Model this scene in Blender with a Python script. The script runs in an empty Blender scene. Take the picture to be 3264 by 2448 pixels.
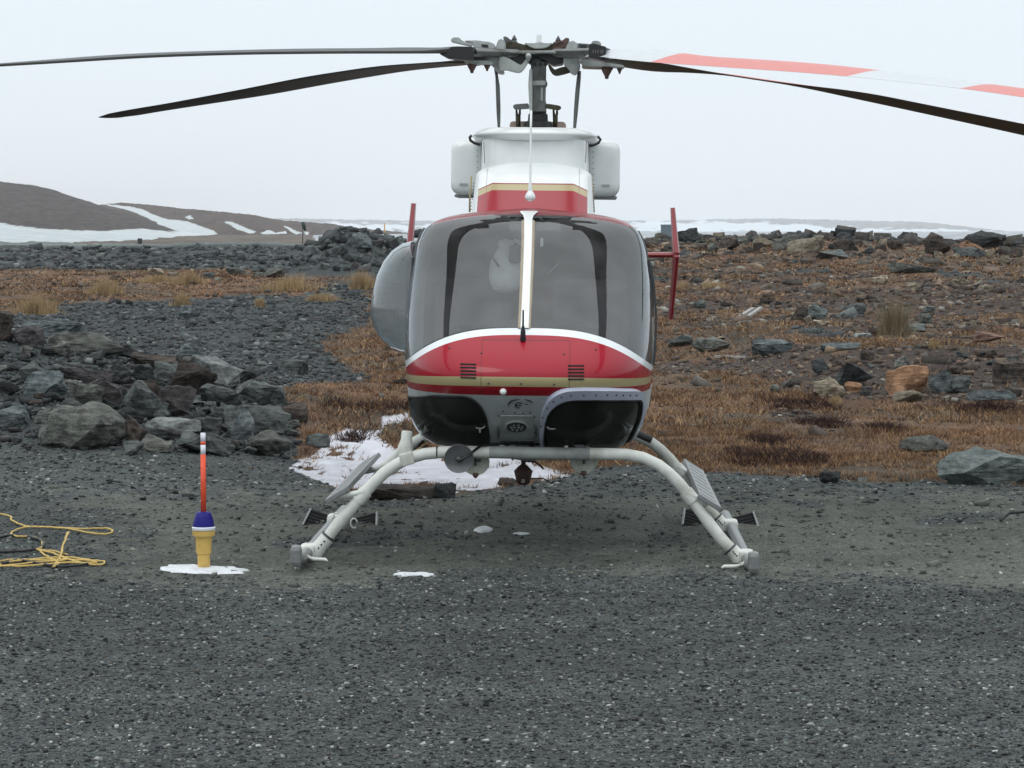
import bpy, bmesh, math, random
import numpy as np
from mathutils import Matrix, Vector, Euler, noise as mnoise
random.seed(7); rng = np.random.default_rng(11)
S = bpy.context.scene
COL = S.collection
# ------------------------------------------------------------------ camera
FPX = 8400.0; CW, CH = 3264.0, 2448.0; HC = 1.833
PITCH = math.atan(489.0 / FPX)
cam = bpy.data.cameras.new('camera'); camo = bpy.data.objects.new('camera', cam); COL.objects.link(camo)
cam.sensor_width = 36; cam.sensor_fit = 'HORIZONTAL'; cam.lens = 36 * FPX / CW
cam.clip_start = 0.1; cam.clip_end = 30000
camo.location = (0, 0, HC); camo.rotation_euler = (math.pi / 2 - PITCH, 0, 0)
S.camera = camo
# ------------------------------------------------------------------ world (overcast) and sun
SUN_EL, SUN_ROT = math.radians(50), math.radians(150)
w = bpy.data.worlds.new('World'); S.world = w; w.use_nodes = True
nt = w.node_tree; nt.nodes.clear(); N = nt.nodes.new; Lk = nt.links.new
out = N('ShaderNodeOutputWorld'); add = N('ShaderNodeAddShader')
bg1 = N('ShaderNodeBackground'); bg2 = N('ShaderNodeBackground')
sky = N('ShaderNodeTexSky'); sky.sky_type = 'NISHITA'; sky.sun_disc = False
sky.sun_elevation = SUN_EL; sky.sun_rotation = SUN_ROT
bg1.inputs[1].default_value = 0.05; 
tc = N('ShaderNodeTexCoord'); sep = N('ShaderNodeSeparateXYZ'); ramp = N('ShaderNodeValToRGB')
nz = N('ShaderNodeTexNoise'); nz.inputs['Scale'].default_value = 2.2; nz.inputs['Detail'].default_value = 4
mapn = N('ShaderNodeMapping'); mapn.inputs['Scale'].default_value = (1, 1, 5)
mulz = N('ShaderNodeMath'); mulz.operation = 'MULTIPLY_ADD'; mulz.inputs[1].default_value = 0.10; 
ramp.color_ramp.elements[0].position = 0.0; ramp.color_ramp.elements[0].color = (0.67, 0.72, 0.775, 1)
ramp.color_ramp.elements[1].position = 1.0; ramp.color_ramp.elements[1].color = (1.42, 1.45, 1.46, 1)
e = ramp.color_ramp.elements.new(0.16); e.color = (0.68, 0.765, 0.81, 1)
Lk(tc.outputs['Generated'], mapn.inputs[0]); Lk(mapn.outputs[0], nz.inputs['Vector'])
Lk(tc.outputs['Generated'], sep.inputs[0]); Lk(nz.outputs['Fac'], mulz.inputs[0]); Lk(sep.outputs['Z'], mulz.inputs[2])
sub = N('ShaderNodeMath'); sub.operation = 'SUBTRACT'; sub.inputs[1].default_value = 0.05; sub.use_clamp = True
Lk(mulz.outputs[0], sub.inputs[0]); Lk(sub.outputs[0], ramp.inputs[0])
Lk(sky.outputs[0], bg1.inputs[0]); Lk(ramp.outputs[0], bg2.inputs[0]); bg2.inputs[1].default_value = 1.2
Lk(bg1.outputs[0], add.inputs[0]); Lk(bg2.outputs[0], add.inputs[1]); Lk(add.outputs[0], out.inputs[0])
# the Nishita sky only peeks through the cloud deck
bg1.inputs[1].default_value = 0.006
sl = bpy.data.lights.new('sun', 'SUN'); sl.energy = 0.5; sl.angle = math.radians(25); sl.color = (1.0, 0.97, 0.93)
so = bpy.data.objects.new('sun', sl); COL.objects.link(so); so.rotation_euler = (math.radians(90) - SUN_EL, 0, math.radians(-30))
S.view_settings.view_transform = 'Standard'; S.view_settings.look = 'None'
S.view_settings.exposure = 0.0; S.view_settings.gamma = 1.0; S.view_settings.use_curve_mapping = False
S.cycles.use_denoising = True
S.cycles.max_bounces = 8; S.cycles.transparent_max_bounces = 16; S.cycles.volume_bounces = 1
S.cycles.sample_clamp_indirect = 8

# ------------------------------------------------------------------ projection helpers (measuring only)
CP, SP = math.cos(PITCH), math.sin(PITCH)
def ray(px, row):
    a = (px - CW / 2) / FPX; b = -(row - CH / 2) / FPX
    return Vector((a, CP + b * SP, -SP + b * CP))
def at(px, row, Y):
    d = ray(px, row); t = Y / d.y
    return Vector((d.x * t, Y, HC + d.z * t))
def project(X, Y, Z):
    X = np.asarray(X, float); Y = np.asarray(Y, float); Z = np.asarray(Z, float) - HC
    f = Y * CP - Z * SP; u = Y * SP + Z * CP
    f = np.maximum(f, 0.05)
    return CW / 2 + FPX * X / f, CH / 2 - FPX * u / f
# ------------------------------------------------------------------ numpy noise
def _hash(ix, iy, s):
    n = (ix.astype(np.int64) * 374761393 + iy.astype(np.int64) * 668265263 + s * 1442695041) & 0x7fffffff
    n = ((n ^ (n >> 13)) * 1274126177) & 0x7fffffff
    return ((n ^ (n >> 16)) & 0xffff) / 65535.0
def vnoise(x, y, s=0):
    x = np.asarray(x, float); y = np.asarray(y, float)
    ix = np.floor(x); iy = np.floor(y); fx = x - ix; fy = y - iy
    fx = fx * fx * (3 - 2 * fx); fy = fy * fy * (3 - 2 * fy)
    a = _hash(ix, iy, s); b = _hash(ix + 1, iy, s); c = _hash(ix, iy + 1, s); d = _hash(ix + 1, iy + 1, s)
    return (a * (1 - fx) + b * fx) * (1 - fy) + (c * (1 - fx) + d * fx) * fy
def fbm(x, y, s=0, o=4):
    v = 0; amp = 0.5; f = 1.0
    for i in range(o):
        v = v + amp * (vnoise(x * f, y * f, s + i * 17) - 0.5); amp *= 0.5; f *= 2.03
    return v * 2
def sstep(a, b, x):
    t = np.clip((np.asarray(x, float) - a) / (b - a), 0, 1); return t * t * (3 - 2 * t)
def in_poly(px, row, poly):
    px = np.asarray(px, float); row = np.asarray(row, float)
    ins = np.zeros(px.shape, bool); n = len(poly)
    for i in range(n):
        x1, y1 = poly[i]; x2, y2 = poly[(i + 1) % n]
        c = ((y1 > row) != (y2 > row))
        with np.errstate(divide='ignore', invalid='ignore'):
            xi = (x2 - x1) * (row - y1) / ((y2 - y1) if y2 != y1 else 1e-9) + x1
        ins ^= (c & (px < xi))
    return ins
# ------------------------------------------------------------------ materials
def new_mat(name):
    m = bpy.data.materials.new(name); m.use_nodes = True
    nt = m.node_tree; b = nt.nodes.get('Principled BSDF'); return m, nt, b
def mat(name, col, rough=0.5, metal=0.0, var=0.12, scale=14.0, bump=0.0, coat=0.0, spec=0.5, rand=0.0, dirt=None):
    m, nt, b = new_mat(name); N = nt.nodes.new; L = nt.links.new
    b.inputs['Roughness'].default_value = rough; b.inputs['Metallic'].default_value = metal
    b.inputs['Specular IOR Level'].default_value = spec
    if coat: b.inputs['Coat Weight'].default_value = coat; b.inputs['Coat Roughness'].default_value = 0.08
    tc = N('ShaderNodeTexCoord'); nz = N('ShaderNodeTexNoise'); nz.inputs['Scale'].default_value = scale
    nz.inputs['Detail'].default_value = 6; nz.inputs['Roughness'].default_value = 0.65
    L(tc.outputs['Object'], nz.inputs['Vector'])
    rp = N('ShaderNodeMapRange'); rp.inputs[1].default_value = 0.3; rp.inputs[2].default_value = 0.7
    rp.inputs[3].default_value = 1 - var; rp.inputs[4].default_value = 1 + var
    L(nz.outputs['Fac'], rp.inputs[0])
    mx = N('ShaderNodeVectorMath'); mx.operation = 'SCALE'
    mx.inputs[0].default_value = col[:3]; L(rp.outputs[0], mx.inputs['Scale'])
    o = mx.outputs[0]
    if rand:
        oi = N('ShaderNodeObjectInfo'); r2 = N('ShaderNodeMapRange'); r2.inputs[3].default_value = 1 - rand; r2.inputs[4].default_value = 1 + rand
        L(oi.outputs['Random'], r2.inputs[0]); m2 = N('ShaderNodeVectorMath'); m2.operation = 'SCALE'
        L(o, m2.inputs[0]); L(r2.outputs[0], m2.inputs['Scale']); o = m2.outputs[0]
    if dirt:
        n2 = N('ShaderNodeTexNoise'); n2.inputs['Scale'].default_value = scale * 0.35; n2.inputs['Detail'].default_value = 8
        L(tc.outputs['Object'], n2.inputs['Vector'])
        r3 = N('ShaderNodeMapRange'); r3.inputs[1].default_value = 0.52; r3.inputs[2].default_value = 0.72; L(n2.outputs['Fac'], r3.inputs[0])
        mm = N('ShaderNodeMix'); mm.data_type = 'RGBA'; L(r3.outputs[0], mm.inputs[0]); L(o, mm.inputs[6]); mm.inputs[7].default_value = (*dirt, 1); o = mm.outputs[2]
    L(o, b.inputs['Base Color'])
    if bump:
        bp = N('ShaderNodeBump'); bp.inputs['Strength'].default_value = bump; bp.inputs['Distance'].default_value = 0.02
        n3 = N('ShaderNodeTexNoise'); n3.inputs['Scale'].default_value = scale * 2.5; n3.inputs['Detail'].default_value = 8
        L(tc.outputs['Object'], n3.inputs['Vector']); L(n3.outputs['Fac'], bp.inputs['Height']); L(bp.outputs[0], b.inputs['Normal'])
    return m
def attr_mat(name, rough=0.85, bump=0.0, scale=30, var=0.0, spec=0.3):
    m, nt, b = new_mat(name); N = nt.nodes.new; L = nt.links.new
    a = N('ShaderNodeAttribute'); a.attribute_name = 'Col'
    b.inputs['Roughness'].default_value = rough; b.inputs['Specular IOR Level'].default_value = spec
    tc = N('ShaderNodeTexCoord'); n1 = N('ShaderNodeTexNoise'); n1.inputs['Scale'].default_value = scale; n1.inputs['Detail'].default_value = 9; n1.inputs['Roughness'].default_value = .75
    L(tc.outputs['Object'], n1.inputs[0]); mr = N('ShaderNodeMapRange'); mr.inputs[1].default_value = .3; mr.inputs[2].default_value = .7; mr.inputs[3].default_value = 1 - var; mr.inputs[4].default_value = 1 + var
    L(n1.outputs[0], mr.inputs[0]); s = N('ShaderNodeVectorMath'); s.operation = 'SCALE'; L(a.outputs['Color'], s.inputs[0]); L(mr.outputs[0], s.inputs['Scale'])
    L(s.outputs[0], b.inputs['Base Color'])
    if bump:
        bp = N('ShaderNodeBump'); bp.inputs['Strength'].default_value = bump; bp.inputs['Distance'].default_value = .5 / scale; L(n1.outputs[0], bp.inputs['Height']); L(bp.outputs[0], b.inputs['Normal'])
    return m
def glass_mat(name, tint, haze, hazecol, rough=0.03, dirt=0.0, ior=1.5):
    m, nt, b = new_mat(name); nt.nodes.remove(b); N = nt.nodes.new; L = nt.links.new
    out = nt.nodes['Material Output']
    tr = N('ShaderNodeBsdfTransparent'); tr.inputs[0].default_value = (*tint, 1)
    df = N('ShaderNodeBsdfDiffuse'); df.inputs[0].default_value = (*hazecol, 1)
    gl = N('ShaderNodeBsdfGlossy'); gl.inputs['Roughness'].default_value = rough; gl.inputs[0].default_value = (0.9, 0.93, 0.95, 1)
    m1 = N('ShaderNodeMixShader'); m2 = N('ShaderNodeMixShader')
    tc = N('ShaderNodeTexCoord'); nz = N('ShaderNodeTexNoise'); nz.inputs['Scale'].default_value = 5; nz.inputs['Detail'].default_value = 7
    L(tc.outputs['Object'], nz.inputs[0]); mr = N('ShaderNodeMapRange'); mr.inputs[1].default_value = .3; mr.inputs[2].default_value = .7
    mr.inputs[3].default_value = haze * (1 - dirt); mr.inputs[4].default_value = haze * (1 + dirt); L(nz.outputs['Fac'], mr.inputs[0])
    fr = N('ShaderNodeFresnel'); fr.inputs[0].default_value = ior
    gm_ = N('ShaderNodeNewGeometry'); iv = N('ShaderNodeMath'); iv.operation = 'SUBTRACT'; iv.inputs[0].default_value = 1; L(gm_.outputs['Backfacing'], iv.inputs[1])
    fm_ = N('ShaderNodeMath'); fm_.operation = 'MULTIPLY'; L(fr.outputs[0], fm_.inputs[0]); L(iv.outputs[0], fm_.inputs[1]); L(fm_.outputs[0], m2.inputs[0])
    fh_ = N('ShaderNodeMath'); fh_.operation = 'MULTIPLY'; L(mr.outputs[0], fh_.inputs[0]); L(iv.outputs[0], fh_.inputs[1])
    L(fh_.outputs[0], m1.inputs[0]); L(tr.outputs[0], m1.inputs[1]); L(df.outputs[0], m1.inputs[2])
    L(m1.outputs[0], m2.inputs[1]); L(gl.outputs[0], m2.inputs[2]); L(m2.outputs[0], out.inputs[0])
    return m
# ------------------------------------------------------------------ mesh helpers
def tag(o, label=None, cat=None, group=None, kind=None):
    if label: o['label'] = label
    if cat: o['category'] = cat
    if group: o['group'] = group
    if kind: o['kind'] = kind
    return o
def link(name, me, parent=None):
    o = bpy.data.objects.new(name, me); COL.objects.link(o)
    if parent is not None: o.parent = parent
    return o
def mobj(name, v, f, m, parent=None, smooth=False, loc=None, angle=None):
    me = bpy.data.meshes.new(name); me.from_pydata([tuple(p) for p in v], [], f)
    for mm in (m if isinstance(m, (list, tuple)) else [m]): me.materials.append(mm)
    bm = bmesh.new(); bm.from_mesh(me); bmesh.ops.remove_doubles(bm, verts=bm.verts, dist=1e-6)
    bmesh.ops.recalc_face_normals(bm, faces=bm.faces)
    if smooth:
        for fc in bm.faces: fc.smooth = True
        if angle:
            for e in bm.edges:
                if len(e.link_faces) == 2 and e.calc_face_angle(0) > math.radians(angle): e.smooth = False
    bm.to_mesh(me); bm.free()
    o = link(name, me, parent)
    if loc is not None: o.location = loc
    return o
def empty(name, loc, parent=None):
    o = bpy.data.objects.new(name, None); COL.objects.link(o); o.location = loc; o.empty_display_size = 0.2
    if parent is not None: o.parent = parent
    return o
def tube(pts, rad, n=12, cap=True, flat=1.0):
    pts = [Vector(p) for p in pts]; k = len(pts)
    if not isinstance(rad, (list, tuple)): rad = [rad] * k
    v, f = [], []; up = None
    for i, p in enumerate(pts):
        t = (pts[min(i + 1, k - 1)] - pts[max(i - 1, 0)]).normalized()
        if up is None:
            up = t.cross(Vector((0.13, 0.21, 1))).normalized() if abs(t.z) < .95 else Vector((1, 0, 0))
        a = (up - t * up.dot(t)).normalized(); b = t.cross(a); up = a
        for j in range(n):
            an = 2 * math.pi * j / n
            v.append(p + (a * math.cos(an) + b * math.sin(an) * flat) * rad[i])
    for i in range(k - 1):
        for j in range(n):
            j2 = (j + 1) % n; f.append((i * n + j, i * n + j2, (i + 1) * n + j2, (i + 1) * n + j))
    if cap: f.append(tuple(range(n))[::-1]); f.append(tuple((k - 1) * n + j for j in range(n)))
    return v, f
def box(c, s, rot=(0, 0, 0), bev=0.0, seg=2):
    bm = bmesh.new(); bmesh.ops.create_cube(bm, size=1)
    for q in bm.verts: q.co = Vector((q.co.x * s[0], q.co.y * s[1], q.co.z * s[2]))
    if bev: bmesh.ops.bevel(bm, geom=list(bm.edges), offset=bev, segments=seg, affect='EDGES', profile=0.6)
    R = Euler(rot).to_matrix(); c = Vector(c)
    bm.verts.index_update()
    v = [R @ q.co + c for q in bm.verts]; f = [tuple(q.index for q in fc.verts) for fc in bm.faces]; bm.free()
    return v, f
def lathe(prof, c=(0, 0, 0), axis='z', n=28):
    v, f = [], []; c = Vector(c)
    for r, h in prof:
        for j in range(n):
            a = 2 * math.pi * j / n; x, y = r * math.cos(a), r * math.sin(a)
            v.append(c + (Vector((x, y, h)) if axis == 'z' else Vector((x, h, y)) if axis == 'y' else Vector((h, x, y))))
    for i in range(len(prof) - 1):
        for j in range(n):
            j2 = (j + 1) % n; f.append((i * n + j, i * n + j2, (i + 1) * n + j2, (i + 1) * n + j))
    f.append(tuple(range(n))[::-1]); f.append(tuple((len(prof) - 1) * n + j for j in range(n)))
    return v, f
def prism(poly, thick, off=Vector((0, 0, 0))):
    """poly: 3-D points in a roughly y=const plane, extruded backwards by thick"""
    n = len(poly); v = [Vector(p) for p in poly] + [Vector(p) + Vector((0, thick, 0)) for p in poly]
    f = [tuple(range(n)), tuple(range(2 * n - 1, n - 1, -1))]
    for i in range(n): f.append((i, n + i, n + (i + 1) % n, (i + 1) % n))
    return v, f
def join(*parts):
    V, F = [], []
    for v, f in parts:
        k = len(V); V += list(v); F += [tuple(i + k for i in q) for q in f]
    return V, F
# ================================================================== TERRAIN
def terrain(X, Y):
    X = np.asarray(X, float); Y = np.asarray(Y, float)
    Ys = np.maximum(Y, 1.0)
    pxa = CW / 2 + FPX * X / Ys
    zr = np.interp(Y, [0, 19, 30, 50, 70, 100, 112, 140, 300, 9000], [0, 0, 0, .40, .78, 1.1, .7, .1, 0, 0])
    zl = np.interp(Y, [0, 19, 30, 60, 85, 103, 118, 132, 150, 300, 9000], [0, 0, 0, .08, .25, .42, 1.2, 1.2, .8, .4, 0])
    t = sstep(1150, 1900, pxa); z = zl * (1 - t) + zr * t
    g = np.interp(-X, [1.7, 2.4, 3.6, 5.2, 9, 20], [0, .10, .45, .78, .8, .5])
    f = np.interp(Y, [19.5, 22, 24.5, 27.5, 30, 37], [0, .12, .62, 1.0, .75, 0])
    z = z + g * f
    # right-hand soil bank
    z = z + .34 * sstep(2.2, 4.2, X) * np.interp(Y, [27, 30, 33, 38, 46], [0, .55, 1, .8, 0])
    # heap of dark rubble
    z = z + 1.22 * np.exp(-((X + 5.95) / 1.3) ** 2 - ((Y - 90) / 5) ** 2) + 1.05 * np.exp(-((X + 4.1) / 1.7) ** 2 - ((Y - 92) / 5) ** 2)
    # stony ridge on the right
    z = z + np.interp(pxa, [1700, 2100, 2250, 2500, 2650, 2850, 3000, 3264, 4000], [.2, .25, .32, .55, .58, .36, .25, .3, .3]) * np.exp(-((Y - 101) / 9) ** 2) * (X > 0)
    # hollow with the ice
    z = z - .16 * np.exp(-((X + .75) / 1.5) ** 4 - ((Y - 23) / 3.6) ** 4)
    # small dip in the pad's left back corner
    z = z - .05 * np.exp(-((X + 1.35) / .5) ** 2 - ((Y - 18.3) / .7) ** 2)
    rough = np.interp(Y, [0, 16, 19.5, 24, 60, 110, 200, 9000], [.004, .005, .018, .05, .09, .16, .1, .1])
    z = z + rough * fbm(X * 1.3, Y * 1.3, 3) + rough * .35 * fbm(X * 6, Y * 6, 5, 3) * (Y < 60)
    rise = np.interp(Y, [0, 19, 40, 150, 9000], [0, 0, .12, .25, 0]); z = z + rise * fbm(X * .16, Y * .1, 9, 3)
    return z
SNOW = [(914,1498),(949,1468),(999,1449),(1039,1419),(1039,1399),(1098,1367),(1168,1374),(1213,1369),(1213,1329),(1297,1319),(1302,1344),(1233,1349),(1198,1389),(1228,1409),(1272,1444),(1400,1440),(1560,1450),(1655,1458),(1740,1490),(1820,1518),(1745,1528),(1616,1548),(1446,1573),(1407,1548),(1297,1543),(1198,1568),(1078,1553),(999,1528)]
PADX = [-3000, 0, 400, 620, 860, 950, 1000, 1080, 1200, 1450, 1620, 1750, 1900, 2050, 2160, 2400, 2640, 2740, 2950, 3264, 6000]
PADR = [1405, 1400, 1440, 1448, 1470, 1500, 1525, 1560, 1578, 1580, 1555, 1530, 1490, 1482, 1500, 1512, 1522, 1536, 1536, 1546, 1550]
RUB = [(-3000, 1500), (-3000, 1010), (0, 1010), (130, 985), (300, 958), (520, 962), (800, 940), (950, 946), (1060, 905), (1180, 900), (1180, 1040), (1050, 1075), (1040, 1120), (1130, 1180), (1180, 1212), (930, 1225), (870, 1240), (930, 1300), (940, 1440), (960, 1500)]
def zone(X, Y, Z):
    """0 gravel  1 packed gravel  2 tundra  3 grey rubble  4 ice  5 embankment stone  6 road  7 soil"""
    px, row = project(X, Y, Z)
    w = 18 * fbm(X * 1.6, Y * .8, 21, 4); w2 = 9 * fbm(X * 3.1, Y * 1.2, 22, 4)
    k = np.full(px.shape, 2)
    soil = in_poly(px + w, row + w2, [(2480, 1240), (2560, 1170), (2750, 1110), (6000, 1090), (6000, 1270), (3000, 1280), (2700, 1270)])
    soil |= in_poly(px + w, row + w2, [(2200, 900), (6000, 860), (6000, 1060), (2900, 1080), (2500, 1050), (2150, 1000)]) & (fbm(X * .5, Y * .25, 31) > -.12)
    soil |= (row < 1330) & (row > 800) & (px > 1500) & (fbm(X * .9, Y * .45, 33) > .22)
    k[soil] = 7
    grey = (px > 1900) & (row < 1180) & (fbm(X * .7, Y * .22, 37) > .42); k[grey] = 3
    k[in_poly(px + 2 * w, row + w2, RUB)] = 3
    k[(row < 885) & (px < 1420) & (row + w2 * .5 < np.interp(px, [0, 700, 900, 1100, 1400], [858, 858, 872, 885, 885]))] = 5
    k[(Y > 118) & (px < 1500)] = 6
    k[(Y > 150)] = 2
    k[(Y + 8 * fbm(X * .3, Y * .1, 39) > 96) & (px > 1500) & (Y < 150)] = 5
    pad = row + w2 * .7 > np.interp(px + w * .5, PADX, PADR)
    k[pad & (Y < 30)] = 0
    dth = 60 * (vnoise(X * 23, Y * 23, 45) - .5) + 40 * fbm(X * 2.2, Y * 1.6, 46)
    packed = pad & (row + w * 1.5 + dth < 1846 + 50 * fbm(X * .8, Y * .7, 41)) & (row + dth > 1575) & (px + 8 * dth > 300) & (fbm(X * 1.1, Y * .9, 47) > -.33)
    k[packed] = 1
    ice = in_poly(px + w * .55, row + w2 * .5, SNOW) & (row + 3 * w2 * .3 < np.interp(px, PADX, PADR)+4) & (fbm(X * 7, Y * 2.4, 44, 4) > -.42)
    k[ice] = 4
    return k
ALB = np.array([(.057, .066, .065), (.088, .095, .083), (.098, .062, .040), (.040, .046, .048), (.53, .54, .59), (.042, .051, .052), (.135, .155, .150), (.052, .038, .032)])
# the sheet
ys = np.concatenate([np.linspace(-12, 8, 24)[:-1], HC * FPX / (np.arange(2640, 742, -3.0) - 735) , [2600, 3400, 4600, 6500, 9000]])
ys = np.sort(np.unique(ys)); ys = ys[(ys < 8) | (ys > 8.0)]
OFF = 25.0
a_in = np.linspace(-0.235, 0.235, 560); a_out = np.array([.26, .3, .36, .45, .6, .8, 1.2, 2.0])
aa = np.concatenate([-a_out[::-1], a_in, a_out])
# columns fan out from a point behind the camera at distance and are denser near the view
XX = np.empty((len(ys), len(aa))); YY = np.empty_like(XX)
for i, y in enumerate(ys):
    XX[i] = aa * (max(y, 0) + 4.0 + 10 * (np.abs(aa) > .236)); YY[i] = y
ZZ = terrain(XX, YY)
K = zone(XX, YY, ZZ)
C = ALB[K]
n1 = fbm(XX * .9, YY * .5, 51)[..., None]; n2 = fbm(XX * 9, YY * 4, 52, 3)[..., None]; n3 = fbm(XX * .25, YY * .15, 53)[..., None]
C = C * (1 + .30 * n1 + .25 * n2 + (.30 * n3 + .34 * fbm(XX * .35, YY * 2.2, 57)[..., None]) * (K < 2)[..., None])
tun = (K == 2)[..., None]
C = np.where(tun, C * (1 + .6 * n3 + .75 * fbm(XX * 2.3, YY * 1.6, 58)[..., None]) + np.array([.012, -.006, -.008]) * n1 * 2, C)
C = np.where((K == 2)[..., None] & (YY > 150)[..., None], np.array([.10, .085, .072]) * (1 + .5 * n3), C)
C = np.where(((YY > 260) & (XX > -.075 * YY))[..., None], np.array([.30, .32, .34]) * (1 + .3 * n3), C)
C = np.clip(C, .01, .85)
nr, nc = XX.shape
me = bpy.data.meshes.new('ground')
vv = np.stack([XX, YY, ZZ], -1).reshape(-1, 3)
idx = np.arange(nr * nc).reshape(nr, nc)
ff = np.stack([idx[:-1, :-1], idx[:-1, 1:], idx[1:, 1:], idx[1:, :-1]], -1).reshape(-1, 4)
me.vertices.add(len(vv)); me.vertices.foreach_set('co', vv.ravel().astype(np.float32))
me.loops.add(ff.size); me.loops.foreach_set('vertex_index', ff.ravel().astype(np.int32))
me.polygons.add(len(ff)); me.polygons.foreach_set('loop_start', np.arange(0, ff.size, 4, dtype=np.int32)); me.polygons.foreach_set('loop_total', np.full(len(ff), 4, np.int32))
me.polygons.foreach_set('use_smooth', np.ones(len(ff), bool)); me.update()
ca = me.color_attributes.new('Col', 'FLOAT_COLOR', 'POINT')
ca.data.foreach_set('color', np.concatenate([C.reshape(-1, 3), np.ones((len(vv), 1))], 1).astype(np.float32).ravel())
gm, gnt, gb = new_mat('ground_surface'); N = gnt.nodes.new; L = gnt.links.new
a_ = N('ShaderNodeAttribute'); a_.attribute_name = 'Col'; tc = N('ShaderNodeTexCoord')
v1 = N('ShaderNodeTexVoronoi'); v1.inputs['Scale'].default_value = 95; v2 = N('ShaderNodeTexVoronoi'); v2.inputs['Scale'].default_value = 38
n_ = N('ShaderNodeTexNoise'); n_.inputs['Scale'].default_value = 3.0; n_.inputs['Detail'].default_value = 8; n_.inputs['Roughness'].default_value = .7
for q in (v1, v2, n_): L(tc.outputs['Object'], q.inputs['Vector'])
sp = N('ShaderNodeSeparateColor'); L(v1.outputs['Color'], sp.inputs[0]); sp2 = N('ShaderNodeSeparateColor'); L(v2.outputs['Color'], sp2.inputs[0])
mr = N('ShaderNodeMapRange'); mr.inputs[3].default_value = .55; mr.inputs[4].default_value = 1.5; L(sp.outputs[0], mr.inputs[0])
mr2 = N('ShaderNodeMapRange'); mr2.inputs[3].default_value = .75; mr2.inputs[4].default_value = 1.28; L(sp2.outputs[0], mr2.inputs[0])
mr3 = N('ShaderNodeMapRange'); mr3.inputs[1].default_value = .3; mr3.inputs[2].default_value = .7; mr3.inputs[3].default_value = .8; mr3.inputs[4].default_value = 1.2; L(n_.outputs['Fac'], mr3.inputs[0])
m1 = N('ShaderNodeMath'); m1.operation = 'MULTIPLY'; L(mr.outputs[0], m1.inputs[0]); L(mr2.outputs[0], m1.inputs[1])
m2 = N('ShaderNodeMath'); m2.operation = 'MULTIPLY'; L(m1.outputs[0], m2.inputs[0]); L(mr3.outputs[0], m2.inputs[1])
# bright snow keeps its even colour
sv = N('ShaderNodeSeparateColor'); L(a_.outputs['Color'], sv.inputs[0]); lim = N('ShaderNodeMapRange'); lim.inputs[1].default_value = .35; lim.inputs[2].default_value = .6
L(sv.outputs[2], lim.inputs[0]); mxf = N('ShaderNodeMix'); L(lim.outputs[0], mxf.inputs[0]); L(m2.outputs[0], mxf.inputs[2]); mxf.inputs[3].default_value = 1.0
sc_ = N('ShaderNodeVectorMath'); sc_.operation = 'SCALE'; L(a_.outputs['Color'], sc_.inputs[0]); L(mxf.outputs[0], sc_.inputs['Scale'])
L(sc_.outputs[0], gb.inputs['Base Color']); gb.inputs['Roughness'].default_value = .9; gb.inputs['Specular IOR Level'].default_value = .25
bp = N('ShaderNodeBump'); bp.inputs['Strength'].default_value = .9; bp.inputs['Distance'].default_value = .012
mad = N('ShaderNodeMath'); mad.operation = 'ADD'; L(v1.outputs['Distance'], mad.inputs[0]); L(n_.outputs['Fac'], mad.inputs[1]); L(mad.outputs[0], bp.inputs['Height']); L(bp.outputs[0], gb.inputs['Normal'])
me.materials.append(gm); tag(link('ground', me), kind='structure')

def ground_hit(px, row):
    """first meeting of the measuring ray with the terrain"""
    d = ray(px, row); Y = 8.0; prev = 8.0
    while Y < 400:
        t = Y / d.y; z = HC + d.z * t; x = d.x * t
        if float(terrain(x, Y)) >= z:
            lo, hi = prev, Y
            for _ in range(18):
                m = (lo + hi) / 2; t = m / d.y
                if float(terrain(d.x * t, m)) >= HC + d.z * t: hi = m
                else: lo = m
            t = hi / d.y; return Vector((d.x * t, hi, HC + d.z * t))
        prev = Y; Y *= 1.012
    return at(px, row, 110)

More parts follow.
